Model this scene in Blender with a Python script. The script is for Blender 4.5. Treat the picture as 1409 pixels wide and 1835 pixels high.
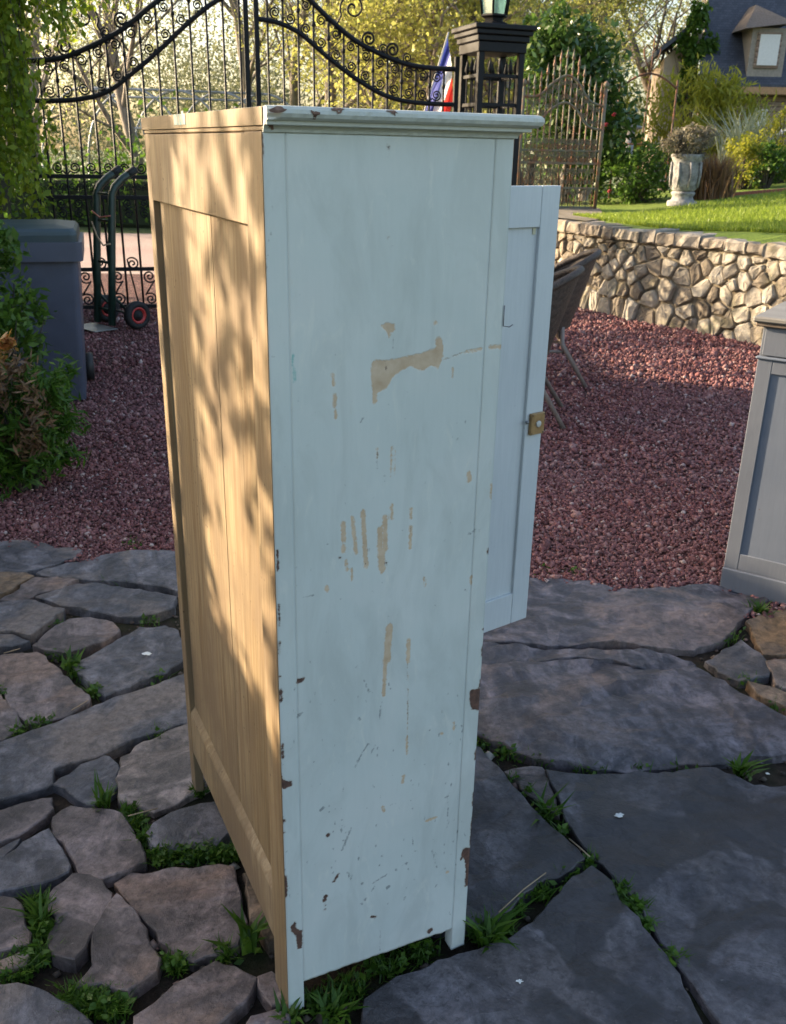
import bpy, bmesh, math, random
import numpy as np
from mathutils import Vector, Matrix, noise, geometry
for o in list(bpy.data.objects): bpy.data.objects.remove(o)
random.seed(7); rng = np.random.default_rng(7)
SC = bpy.context.scene; COL = SC.collection
R = math.radians

# ---------------------------------------------------------------- camera
FPX, PITCH, ROLL, EYE = 1655.5, .3744, .0205, 1.6802
PW, PH = 1409.0, 1835.0
fwd = Vector((0, math.cos(PITCH), -math.sin(PITCH)))
rt0 = Vector((1, 0, 0)); up0 = rt0.cross(fwd)
rt = rt0*math.cos(ROLL) + up0*math.sin(ROLL)
up = -rt0*math.sin(ROLL) + up0*math.cos(ROLL)
cd = bpy.data.cameras.new('camera'); cam = bpy.data.objects.new('camera', cd); COL.objects.link(cam)
m = Matrix((rt, up, -fwd)).transposed().to_4x4(); m.translation = (0, 0, EYE); cam.matrix_world = m
cd.sensor_fit = 'VERTICAL'; cd.sensor_height = 36; cd.lens = 36*FPX/PH
cd.clip_start = .05; cd.clip_end = 500
cd.dof.use_dof = True; cd.dof.focus_distance = 1.75; cd.dof.aperture_fstop = 13
SC.camera = cam

# ---------------------------------------------------------------- sky, sun, exposure
SUN_EL, SUN_AZ = R(17), math.atan2(-.94, .34)      # low sun from the left, a little ahead
w = bpy.data.worlds.new('World'); SC.world = w; w.use_nodes = True
nt = w.node_tree; bg = nt.nodes['Background']
sky = nt.nodes.new('ShaderNodeTexSky'); sky.sky_type = 'NISHITA'; sky.sun_disc = False
sky.sun_elevation = SUN_EL; sky.sun_rotation = SUN_AZ; sky.air_density = 1.0; sky.dust_density = 3.5; sky.ozone_density = .4
nt.links.new(sky.outputs[0], bg.inputs[0]); bg.inputs[1].default_value = .14
sd = bpy.data.lights.new('sun', 'SUN'); sun = bpy.data.objects.new('sun', sd); COL.objects.link(sun)
sd.energy = 4.6; sd.angle = R(.53); sd.color = (1, .80, .55)
sdir = Vector((math.sin(SUN_AZ)*math.cos(SUN_EL), math.cos(SUN_AZ)*math.cos(SUN_EL), math.sin(SUN_EL)))
sun.rotation_euler = (-sdir).to_track_quat('-Z', 'Y').to_euler(); sun.location = (-20, 8, 12)
vs = SC.view_settings; vs.view_transform = 'Standard'; vs.look = 'None'; vs.exposure = 1.80; vs.gamma = 1
SC.cycles.use_denoising = True; SC.cycles.max_bounces = 8; SC.cycles.transparent_max_bounces = 8
SC.cycles.diffuse_bounces = 4; SC.cycles.sample_clamp_indirect = 8

# ---------------------------------------------------------------- helpers
def ray(x, y): return fwd + rt*((x-PW/2)/FPX) - up*((y-PH/2)/FPX)
def g(x, y, z=0.0):
    d = ray(x, y); t = (z-EYE)/d.z; return Vector((d.x*t, d.y*t, z))
def atY(x, y, Y):
    d = ray(x, y); t = Y/d.y; return Vector((d.x*t, Y, EYE+d.z*t))

def tag(o, label=None, cat=None, group=None, kind=None):
    if label: o['label'] = label
    if cat: o['category'] = cat
    if group: o['group'] = group
    if kind: o['kind'] = kind
    return o
def link(o, parent=None):
    COL.objects.link(o)
    if parent is not None: o.parent = parent
    return o
def empty(name, loc=(0, 0, 0), rz=0, **k):
    o = bpy.data.objects.new(name, None); link(o); o.location = loc; o.rotation_euler = (0, 0, rz); o.empty_display_size = .1
    return tag(o, **k)
def mesh_np(name, V, Fq, mat=None, smooth=False):
    """fast mesh from arrays; Fq is an (n,3) or (n,4) int array"""
    me = bpy.data.meshes.new(name); V = np.asarray(V, np.float32); Fq = np.asarray(Fq, np.int32); n, k = Fq.shape
    me.vertices.add(len(V)); me.vertices.foreach_set('co', V.ravel())
    me.loops.add(n*k); me.loops.foreach_set('vertex_index', Fq.ravel())
    me.polygons.add(n); me.polygons.foreach_set('loop_start', np.arange(0, n*k, k, dtype=np.int32))
    if smooth: me.polygons.foreach_set('use_smooth', np.ones(n, bool))
    me.update(calc_edges=True)
    if mat: me.materials.append(mat)
    return me
class MB:
    def __init__(s): s.v = []; s.f = []; s.mi = []; s.cur = 0; s.sm = []
    def add(s, V, F, smooth=False):
        b = len(s.v); s.v += [tuple(p) for p in V]
        for f in F: s.f.append([i+b for i in f]); s.mi.append(s.cur); s.sm.append(smooth)
    def box(s, x0, x1, y0, y1, z0, z1, M=None):
        V = [(x, y, z) for z in (z0, z1) for y in (y0, y1) for x in (x0, x1)]
        if M is not None: V = [M @ Vector(p) for p in V]
        s.add(V, [(0,2,3,1),(4,5,7,6),(0,1,5,4),(2,6,7,3),(0,4,6,2),(1,3,7,5)])
    def bbox(s, x0, x1, y0, y1, z0, z1, b=.002, M=None):
        bm = bmesh.new(); bmesh.ops.create_cube(bm, size=1)
        for v in bm.verts: v.co = ((x0+x1)/2+v.co.x*(x1-x0), (y0+y1)/2+v.co.y*(y1-y0), (z0+z1)/2+v.co.z*(z1-z0))
        bmesh.ops.bevel(bm, geom=bm.edges[:], offset=b, segments=1, profile=.5, affect='EDGES')
        bm.verts.index_update()
        V = [v.co.copy() for v in bm.verts]
        if M is not None: V = [M @ p for p in V]
        s.add(V, [[v.index for v in f.verts] for f in bm.faces]); bm.free()
    def tube(s, pts, rad, n=6, cap=True, smooth=True, flat=1.0):
        pts = [Vector(p) for p in pts]
        if not hasattr(rad, '__len__'): rad = [rad]*len(pts)
        V = []; F = []; ref = None
        for i, p in enumerate(pts):
            t = (pts[min(i+1, len(pts)-1)]-pts[max(i-1, 0)])
            t = t.normalized() if t.length > 1e-9 else Vector((0, 0, 1))
            if ref is None:
                ref = Vector((0, 1, 0)) if abs(t.y) < .9 else Vector((1, 0, 0))
            a = (ref-t*ref.dot(t))
            if a.length < 1e-6: a = t.orthogonal()
            a.normalize(); b = t.cross(a); ref = a
            for k in range(n):
                c = 2*math.pi*(k+.5)/n; V.append(p+(a*math.cos(c)*flat+b*math.sin(c))*rad[i])
        for i in range(len(pts)-1):
            for k in range(n): F.append((i*n+k, i*n+(k+1) % n, (i+1)*n+(k+1) % n, (i+1)*n+k))
        if cap: F.append(list(range(n))[::-1]); F.append([(len(pts)-1)*n+k for k in range(n)])
        s.add(V, F, smooth)
    def lathe(s, prof, n=16, M=None, smooth=True):
        V = []; F = []
        for r, z in prof:
            for k in range(n): V.append(Vector((r*math.cos(2*math.pi*k/n), r*math.sin(2*math.pi*k/n), z)))
        if M is not None: V = [M @ p for p in V]
        for i in range(len(prof)-1):
            for k in range(n): F.append((i*n+k, i*n+(k+1) % n, (i+1)*n+(k+1) % n, (i+1)*n+k))
        F.append(list(range(n))[::-1]); F.append([(len(prof)-1)*n+k for k in range(n)])
        s.add(V, F, smooth)
    def prism(s, poly, h, axis='z', M=None):
        n = len(poly); V = [Vector((p[0], p[1], 0)) for p in poly]+[Vector((p[0], p[1], h)) for p in poly]
        if M is not None: V = [M @ p for p in V]
        s.add(V, [list(range(n))[::-1], list(range(n, 2*n))]+[(i, (i+1) % n, n+(i+1) % n, n+i) for i in range(n)])
    def mesh(s, name, mats):
        me = bpy.data.meshes.new(name); me.from_pydata(s.v, [], s.f)
        for m_ in (mats if isinstance(mats, (list, tuple)) else [mats]): me.materials.append(m_)
        me.polygons.foreach_set('material_index', s.mi); me.polygons.foreach_set('use_smooth', s.sm); me.update()
        return me
    def build(s, name, mats, parent=None, **k):
        return tag(link(bpy.data.objects.new(name, s.mesh(name, mats)), parent), **k)
def inst(name, me, parent=None, M=None, **k):
    o = link(bpy.data.objects.new(name, me), parent)
    if M is not None: o.matrix_local = M
    return tag(o, **k)
def T(x, y, z): return Matrix.Translation((x, y, z))
def RZ(a): return Matrix.Rotation(a, 4, 'Z')
def RX(a): return Matrix.Rotation(a, 4, 'X')
def RY(a): return Matrix.Rotation(a, 4, 'Y')

# ---------------------------------------------------------------- materials
class NT:
    def __init__(s, name):
        s.m = bpy.data.materials.new(name); s.m.use_nodes = True; s.t = s.m.node_tree; s.b = s.t.nodes['Principled BSDF']
        s.out = s.t.nodes['Material Output']
    def n(s, t, **k):
        x = s.t.nodes.new(t)
        for a, v in k.items(): setattr(x, a, v)
        return x
    def l(s, a, b): s.t.links.new(a, b)
    def co(s, scale=(1, 1, 1), kind='Object'):
        c = s.n('ShaderNodeTexCoord'); mp = s.n('ShaderNodeMapping'); mp.inputs['Scale'].default_value = scale
        s.l(c.outputs[kind], mp.inputs[0]); return mp.outputs[0]
    def noise(s, co, scale, detail=4, rough=.55, dist=0, out='Fac'):
        x = s.n('ShaderNodeTexNoise'); s.l(co, x.inputs['Vector']); x.inputs['Scale'].default_value = scale
        x.inputs['Detail'].default_value = detail; x.inputs['Roughness'].default_value = rough; x.inputs['Distortion'].default_value = dist
        return x.outputs[out]
    def vor(s, co, scale, feature='F1', out='Distance'):
        x = s.n('ShaderNodeTexVoronoi', feature=feature); s.l(co, x.inputs['Vector']); x.inputs['Scale'].default_value = scale
        return x.outputs[out]
    def ramp(s, fac, stops):
        x = s.n('ShaderNodeValToRGB'); s.l(fac, x.inputs[0]); e = x.color_ramp.elements
        while len(e) < len(stops): e.new(.5)
        for i, (p, c) in enumerate(stops):
            e[i].position = p; e[i].color = (c if hasattr(c, '__len__') else (c, c, c))[:3]+(1,)
        return x.outputs[0]
    def mix(s, f, a, b, mode='MIX'):
        x = s.n('ShaderNodeMix', data_type='RGBA', blend_type=mode)
        for i, v in ((0, f), (6, a), (7, b)):
            if hasattr(v, 'is_linked') or hasattr(v, 'links'): s.l(v, x.inputs[i])
            else: x.inputs[i].default_value = v if i == 0 else (tuple(v)[:3]+(1,))
        return x.outputs[2]
    def math(s, op, a, b=0., clamp=False):
        x = s.n('ShaderNodeMath', operation=op, use_clamp=clamp)
        for i, v in ((0, a), (1, b)):
            if hasattr(v, 'links'): s.l(v, x.inputs[i])
            else: x.inputs[i].default_value = v
        return x.outputs[0]
    def bump(s, h, strength=.5, dist=.01, prev=None):
        x = s.n('ShaderNodeBump'); x.inputs['Strength'].default_value = strength; x.inputs['Distance'].default_value = dist
        s.l(h, x.inputs['Height'])
        if prev is not None: s.l(prev, x.inputs['Normal'])
        return x.outputs[0]
    def island(s): return s.n('ShaderNodeNewGeometry').outputs['Random Per Island']
    def objrand(s): return s.n('ShaderNodeObjectInfo').outputs['Random']
    def attr(s, name): 
        x = s.n('ShaderNodeAttribute'); x.attribute_name = name; return x.outputs['Fac']
    def fin(s, col=None, rough=.6, normal=None, metal=0., spec=.5):
        for k, v in (('Base Color', col), ('Roughness', rough), ('Metallic', metal), ('Specular IOR Level', spec), ('Normal', normal)):
            if v is None: continue
            if hasattr(v, 'links'): s.l(v, s.b.inputs[k])
            else: s.b.inputs[k].default_value = (tuple(v)+(1,)) if hasattr(v, '__len__') else v
        return s.m
def simple(name, c, rough=.6, var=.12, scale=20, metal=0, spec=.5, bump=.15, stretch=(1, 1, 1)):
    a = NT(name); co = a.co(stretch); f = a.noise(co, scale, 6)
    d = tuple(x*(1-var*1.6) for x in c); e = tuple(min(1, x*(1+var)) for x in c)
    return a.fin(a.ramp(f, [(.3, d), (.7, e)]), rough, a.bump(f, bump, .004), metal, spec)
def leafmat(name, cols, transl=.45, rough=.45, spec=.35):
    a = NT(name); r = a.island(); n = len(cols)
    c = a.ramp(r, [(i/max(1, n-1), k) for i, k in enumerate(cols)])
    co = a.co(); c = a.mix(.35, c, a.mix(a.noise(co, 2.2, 2), tuple(x*.55 for x in cols[0]), tuple(min(1, x*1.3) for x in cols[-1])))
    a.fin(c, rough, None, 0, spec)
    tr = a.n('ShaderNodeBsdfTranslucent'); a.l(c, tr.inputs[0]); ms = a.n('ShaderNodeMixShader'); ms.inputs[0].default_value = transl
    a.l(a.b.outputs[0], ms.inputs[1]); a.l(tr.outputs[0], ms.inputs[2]); a.l(ms.outputs[0], a.out.inputs[0])
    return a.m

def leaves(C, l, wd, flat=.0, droop=None, seed=0, jitter=.35):
    """quads (kite leaves) at centres C"""
    r = np.random.default_rng(seed); C = np.asarray(C, float); n = len(C)
    d = r.normal(size=(n, 3)); d[:, 2] *= (1-flat)
    if droop is not None: d = d*.55+np.asarray(droop)
    d /= np.linalg.norm(d, axis=1)[:, None]+1e-9
    q = r.normal(size=(n, 3)); s = np.cross(d, q); s /= np.linalg.norm(s, axis=1)[:, None]+1e-9
    k = (1-jitter+2*jitter*r.random(n))[:, None]; L = l*k; Wd = wd*k
    nn = np.cross(d, s)
    V = np.stack([C-d*L*.5, C+s*Wd*.5-d*L*.05+nn*Wd*.12, C+d*L*.5, C-s*Wd*.5-d*L*.05+nn*Wd*.12], 1).reshape(-1, 3)
    F = np.arange(4*n).reshape(n, 4)
    return V, F
def blades(P, h, wd, seed=0, lean=.35):
    """grass blades: a bent two-segment strip at each base point"""
    r = np.random.default_rng(seed); P = np.asarray(P, float); n = len(P)
    a = r.random(n)*2*np.pi; hh = h*(.45+.9*r.random(n)); ln = lean*(.3+1.2*r.random(n))
    dx = np.stack([np.cos(a), np.sin(a), np.zeros(n)], 1); sx = np.stack([-np.sin(a), np.cos(a), np.zeros(n)], 1)*wd*.5
    z = np.array([0, 0, 1.])
    m1 = P+dx*(ln*hh*.35)[:, None]+z*(hh*.6)[:, None]; t1 = P+dx*(ln*hh)[:, None]+z*hh[:, None]
    V = np.stack([P-sx, P+sx, m1+sx*.8, m1-sx*.8, t1], 1).reshape(-1, 3)
    b = np.arange(n)[:, None]*5
    F = np.concatenate([b+[0, 1, 2], b+[0, 2, 3], b+[3, 2, 4]], 1).reshape(-1, 3)
    return V, F
def poly_contains(poly, P):
    P = np.asarray(P); x, y = P[:, 0], P[:, 1]; ins = np.zeros(len(P), bool); n = len(poly)
    for i in range(n):
        x0, y0 = poly[i]; x1, y1 = poly[(i+1) % n]
        c = ((y0 > y) != (y1 > y))
        with np.errstate(divide='ignore', invalid='ignore'):
            ins ^= c & (x < (x1-x0)*(y-y0)/(y1-y0)+x0)
    return ins
def seg_dist(P, a, b):
    a = np.asarray(a[:2], float); b = np.asarray(b[:2], float); d = b-a; L = d@d
    t = np.clip(((P-a)@d)/L, 0, 1) if L > 1e-14 else np.zeros(len(P))
    return np.linalg.norm(P-(a+t[:, None]*d), axis=1)
def poly_sdf(P, poly):
    D = np.full(len(P), 1e9)
    for i in range(len(poly)): D = np.minimum(D, seg_dist(P, poly[i], poly[(i+1) % len(poly)]))
    return np.where(poly_contains(poly, P), -D, D)

# ================================================================ GROUND
def slate(name, dark, mid, warm, wet=0., rl=.019):
    a = NT(name); co = a.co(kind='Object'); oi = a.objrand()
    add = a.n('ShaderNodeVectorMath', operation='ADD'); a.l(co, add.inputs[0]); a.l(oi, add.inputs[1]); co = add.outputs[0]
    st = a.n('ShaderNodeMapping'); st.inputs['Scale'].default_value = (1, 1.7, 1); st.inputs['Rotation'].default_value = (0, 0, .35); vr = a.n('ShaderNodeVectorRotate', rotation_type='Z_AXIS'); a.l(co, vr.inputs['Vector']); a.l(a.math('MULTIPLY', oi, 2.6), vr.inputs['Angle']); a.l(vr.outputs[0], st.inputs[0]); sc = st.outputs[0]
    big = a.noise(co, 2.3, 5, .6, .6); fine = a.noise(co, 38, 8, .72); lay = a.noise(sc, 5.5, 7, .58, .7)
    c = a.ramp(lay, [(.34, tuple(x*.65 for x in dark)), (.46, dark), (.54, mid), (.66, tuple(x*1.5 for x in mid))])
    c = a.mix(a.ramp(big, [(.50, 0.), (.60, .8)]), c, warm); c = a.mix(a.ramp(a.noise(co, 3.7, 4, .6, .5), [(.36, .55), (.46, 0.)]), c, tuple(x*.7 for x in dark))
    c = a.mix(.75, c, a.ramp(fine, [(.32, .15), (.68, .88)]), 'OVERLAY')
    sp = a.noise(co, 90, 3, .6); c = a.mix(a.ramp(sp, [(.66, 0.), (.74, .5)]), c, (.20, .18, .175))
    lich = a.math('MULTIPLY', a.ramp(a.noise(co, 11, 6, .7), [(.62, 0.), (.70, 1.)]), .14); c = a.mix(lich, c, (.17, .165, .16))
    rough = .52
    if wet:
        wm = a.ramp(a.noise(co, 3.1, 3, .5, .4), [(.50, 0.), (.53, 1.)])
        c = a.mix(a.math('MULTIPLY', wm, wet), c, tuple(x*.32 for x in dark)); rough = a.ramp(wm, [(0, .52), (1, .36)])
    ter = a.math('ADD', lay, a.math('MULTIPLY', a.math('SUBTRACT', a.noise(sc, 24, 5, .6), .5), .10)); snap = a.math('SNAP', ter, .085); led = a.math('SUBTRACT', ter, snap)
    c = a.mix(a.math('MULTIPLY', a.ramp(led, [(0., 1.), (.010, 0.)]), .55), c, tuple(x*.30 for x in dark))
    h = a.math('ADD', a.math('ADD', a.math('MULTIPLY', lay, .35), a.math('MULTIPLY', snap, 1.6)), a.math('MULTIPLY', fine, .28))
    return a.fin(c, rough, a.bump(h, 1., rl, a.bump(a.noise(co, 120, 4, .7), .5, .003)), 0, .5)
M_slate_blue = slate('slate_blue', (.050, .045, .054), (.098, .086, .098), (.165, .120, .108), .0, .013)
M_slate_wet = slate('slate_wet', (.050, .045, .053), (.080, .072, .080), (.092, .078, .080), .75, .014)
M_slate_purple = slate('slate_purple', (.074, .058, .057), (.140, .108, .104), (.20, .130, .10))
M_slate_grey = slate('slate_grey', (.057, .056, .066), (.106, .099, .110), (.155, .122, .106))
M_slate_pale = slate('slate_pale', (.11, .088, .078), (.21, .165, .145), (.25, .165, .12))
M_slate_brown = slate('slate_brown', (.085, .060, .044), (.160, .110, .075), (.200, .120, .060))
def soilmat():
    a = NT('soil'); co = a.co(); f = a.noise(co, 30, 8, .7); b = a.noise(co, 5, 4)
    c = a.ramp(f, [(.3, (.012, .009, .007)), (.7, (.05, .036, .026))]); c = a.mix(a.ramp(b, [(.5, 0.), (.66, .7)]), c, (.02, .03, .008))
    return a.fin(c, .9, a.bump(f, 1, .02), 0, .2)
M_soil = soilmat()
def gravelmat(name, k=1.0):
    a = NT(name); co = a.co(); v = a.n('ShaderNodeTexVoronoi'); a.l(co, v.inputs['Vector']); v.inputs['Scale'].default_value = 48
    hs = a.n('ShaderNodeSeparateColor'); a.l(v.outputs['Color'], hs.inputs[0])
    c = a.ramp(hs.outputs[0], [(0, (.075*k, .026*k, .026*k)), (.5, (.15*k, .052*k, .048*k)), (.8, (.22*k, .085*k, .075*k)), (1, (.36*k, .22*k, .20*k))])
    c = a.mix(a.ramp(v.outputs['Distance'], [(.3, 0.), (.7, .9)]), c, (.02, .01, .01))
    return a.fin(c, .8, a.bump(a.math('SUBTRACT', 1., v.outputs['Distance']), 1, .015), 0, .3)
M_gravel_sheet = gravelmat('gravel_sheet')
def pebmat():
    a = NT('porphyry_pebble'); r = a.island(); co = a.co()
    c = a.ramp(r, [(0, (.085, .032, .033)), (.3, (.150, .054, .056)), (.6, (.212, .084, .083)), (.82, (.265, .122, .116)), (.95, (.31, .175, .16)), (1, (.42, .33, .31))])
    c = a.mix(a.ramp(a.noise(co, 1.1, 3), [(.4, 0.), (.7, .45)]), c, a.mix(.5, c, (.16, .13, .14)))
    f = a.noise(co, 140, 3); return a.fin(c, .78, a.bump(f, .5, .003), 0, .3)
M_pebble = pebmat()
def roadmat():
    a = NT('road_gravel'); co = a.co(); f = a.noise(co, 60, 5, .7); b = a.noise(co, .5, 4)
    c = a.ramp(f, [(.3, (.20, .13, .12)), (.7, (.42, .31, .28))]); c = a.mix(a.ramp(b, [(.4, 0.), (.7, .6)]), c, (.35, .30, .27))
    return a.fin(c, .9, a.bump(f, .6, .02))
def fieldmat():
    a = NT('meadow'); co = a.co(); f = a.noise(co, 3, 8, .7); c = a.ramp(f, [(.3, (.045, .07, .018)), (.7, (.10, .13, .035))])
    return a.fin(c, .9, a.bump(a.noise(co, 25, 6), 1, .05))
def sheet(name, poly, z, mat, **k):
    me = bpy.data.meshes.new(name); me.from_pydata([(x, y, z) for x, y in poly], [], [list(range(len(poly)))]); me.materials.append(mat)
    return tag(link(bpy.data.objects.new(name, me)), kind='structure', **k)
sheet('ground', [(-150, -60), (150, -60), (150, 260), (-150, 260)], -.075, fieldmat())
sheet('road', [(-14, 12.2), (14, 12.2), (30, 21), (-30, 19)], -.045, roadmat())
GRAVEL = [(-9, 3.78), (-2, 3.74), (-.98, 3.70), (0, 3.62), (.6, 3.5), (1.4, 3.4), (6, 3.1), (6, 13.2), (-9, 13.2)]
sheet('gravel_yard', GRAVEL, -.014, M_gravel_sheet)
paving = sheet('paving', [(-6, -1.5), (6, -1.5), (6, 3.6), (2, 3.75), (-2, 3.95), (-6, 4.0)], -.034, M_soil)

# ---- flagstones, outlines read off the place and laid on the ground plane
ZA, ZB, ZC, ZD = (0, 950, 2.71), (0, 1380, 2.609), (840, 1020, 2.476), (500, 1400, 1.55)
p_, q_, b_, w_, n_, y_ = M_slate_purple, M_slate_pale, M_slate_blue, M_slate_wet, M_slate_brown, M_slate_grey
STONES = [
 (ZA, y_, [(-90,55),(160,50),(300,80),(400,98),(380,120),(260,165),(140,195),(0,198),(-90,198)]),
 (ZA, y_, [(180,205),(350,148),(520,115),(740,100),(960,92),(990,290),(860,285),(760,265),(640,248),(480,238),(380,222),(260,216)]),
 (ZA, n_, [(-90,205),(110,198),(160,214),(100,255),(10,310),(-90,330)]),
 (ZA, p_, [(15,332),(110,262),(170,228),(280,224),(375,245),(300,280),(180,305),(110,338)]),
 (ZA, y_, [(178,322),(300,277),(440,254),(600,270),(730,298),(850,318),(845,375),(760,405),(640,416),(500,400),(360,372),(250,345)]),
 (ZA, y_, [(-90,355),(60,340),(150,343),(308,390),(240,448),(150,518),(60,496),(-90,478)]),
 (ZA, y_, [(-90,492),(60,508),(138,534),(60,556),(-90,562)]),
 (ZA, p_, [(162,560),(220,492),(340,432),(440,430),(540,447),(582,485),(540,520),(420,563),(320,598),(220,580)]),
 (ZA, y_, [(350,642),(520,562),(600,512),(680,462),(800,454),(862,480),(895,620),(800,678),(620,748),(512,798),(450,740),(390,690)]),
 (ZA, p_, [(-90,625),(60,602),(180,590),(250,652),(350,740),(430,790),(430,830),(330,888),(230,912),(140,924),(60,860),(20,790),(-90,725)]),
 (ZA, p_, [(-90,750),(10,815),(108,938),(20,1008),(-90,1040)]),
 (ZA, y_, [(-90,1075),(120,992),(300,922),(500,832),(700,762),(900,692),(1040,650),(1060,900),(850,943),(720,988),(600,1038),(480,1088),(340,1128),(262,1160),(255,1225),(130,1268),(-90,1330)]),
 (ZA, y_, [(268,1225),(400,1137),(510,1084),(566,1135),(568,1240),(460,1308),(420,1308),(340,1270)]),
 (ZA, q_, [(590,1085),(700,1022),(830,967),(910,942),(1050,905),(1060,1190),(935,1262),(831,1312),(748,1342),(644,1322),(576,1308),(585,1160)]),
 (ZB, p_, [(-90,200),(100,152),(238,122),(248,170),(200,218),(90,288),(-90,340)]),
 (ZB, y_, [(-90,385),(95,305),(20,398),(-90,448)]),
 (ZB, p_, [(248,200),(330,152),(430,177),(560,202),(608,250),(650,330),(678,380),(668,420),(600,468),(490,488),(420,480),(368,455),(345,410),(300,320),(248,290)]),
 (ZB, y_, [(0,422),(110,342),(228,274),(270,332),(322,440),(316,468),(200,512),(0,548),(-90,552),(-90,446)]),
 (ZB, y_, [(692,290),(720,242),(800,192),(900,157),(985,135),(1130,100),(1180,250),(1060,292),(1000,343),(880,363),(760,368),(702,340)]),
 (ZB, p_, [(548,515),(620,472),(760,452),(900,442),(1020,432),(1088,442),(1118,560),(1148,690),(1110,800),(1010,848),(910,882),(820,828),(730,740),(640,640),(592,580)]),
 (ZB, n_, [(1140,470),(1230,470),(1330,760),(1260,800),(1185,690)]),
 (ZB, p_, [(200,600),(260,545),(340,490),(410,492),(470,520),(528,570),(500,648),(440,748),(398,830),(350,888),(262,850),(237,790),(268,680)]),
 (ZB, p_, [(545,575),(618,652),(688,770),(732,880),(728,940),(600,1032),(480,988),(350,1018),(364,990),(440,905),(447,780),(492,662)]),
 (ZB, p_, [(-90,578),(60,592),(108,650),(138,760),(128,808),(30,828),(-90,870)]),
 (ZB, q_, [(0,890),(90,850),(150,850),(120,905),(10,940)]),
 (ZB, p_, [(632,1150),(720,1092),(830,1002),(930,932),(1010,888),(1090,922),(1188,970),(1168,1040),(1100,1108),(1020,1178),(900,1270),(760,1340),(640,1300)]),
 (ZB, y_, [(-90,1002),(80,1012),(220,1052),(320,1102),(430,1188),(500,1330),(380,1420),(-90,1420)]),
 (ZB, b_, [(1150,1205),(1180,1152),(1280,1138),(1345,1160),(1380,1300),(1150,1340)]),
 (ZB, p_, [(1215,965),(1270,940),(1320,1010),(1330,1095),(1270,1100),(1240,1040)]),
 (ZC, b_, [(-330,270),(-330,70),(-40,40),(245,30),(420,42),(560,57),(640,85),(740,90),(900,74),(1110,80),(1225,92),(1328,140),(1240,190),(1180,250),(1130,308),(1000,347),(850,347),(700,337),(500,327),(350,322),(220,316),(100,322),(-330,330)]),
 (ZC, b_, [(-330,345),(60,332),(220,335),(370,342),(700,362),(900,372),(1016,400),(1000,423),(860,430),(740,432),(640,406),(500,388),(330,392),(200,400),(70,418),(-330,420)]),
 (ZC, b_, [(-330,428),(70,424),(200,406),(330,398),(500,396),(640,414),(740,441),(860,438),(1010,429),(1060,452),(1180,520),(1300,600),(1409,650),(1500,690),(1500,800),(1300,818),(1100,838),(880,862),(700,882),(560,872),(400,848),(250,818),(100,758),(40,728),(-330,700)]),
 (ZC, y_, [(1062,397),(1150,342),(1210,312),(1290,360),(1328,420),(1328,468),(1200,486),(1110,448)]),
 (ZC, n_, [(1242,232),(1330,182),(1520,150),(1520,370),(1310,362),(1272,290)]),
 (ZC, q_, [(1322,402),(1520,385),(1520,535),(1370,508),(1347,450)]),
 (ZC, n_, [(1240,502),(1370,532),(1520,600),(1520,648),(1300,570)]),
 (ZC, p_, [(168,888),(240,870),(328,868),(352,950),(385,1040),(402,1100),(330,1040),(260,980),(204,920)]),
 (ZD, w_, [(330,-120),(560,-95),(606,-40),(645,10),(686,60),(766,140),(826,190),(846,215),(770,262),(700,298),(600,378),(540,392),(330,400)]),
 (ZD, w_, [(744,-28),(846,-18),(950,-18),(1215,-33),(1320,8),(1540,20),(1540,820),(1330,840),(1245,670),(1176,580),(1116,500),(1066,430),(1006,330),(936,260),(866,190),(806,110),(776,40)]),
 (ZD, w_, [(868,240),(918,282),(956,350),(1026,424),(1074,484),(1122,562),(1162,640),(1230,840),(560,860),(270,800),(234,690),(242,612),(332,552),(440,502),(530,482),(640,442),(700,384),(780,314),(838,262)]),
]
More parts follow.
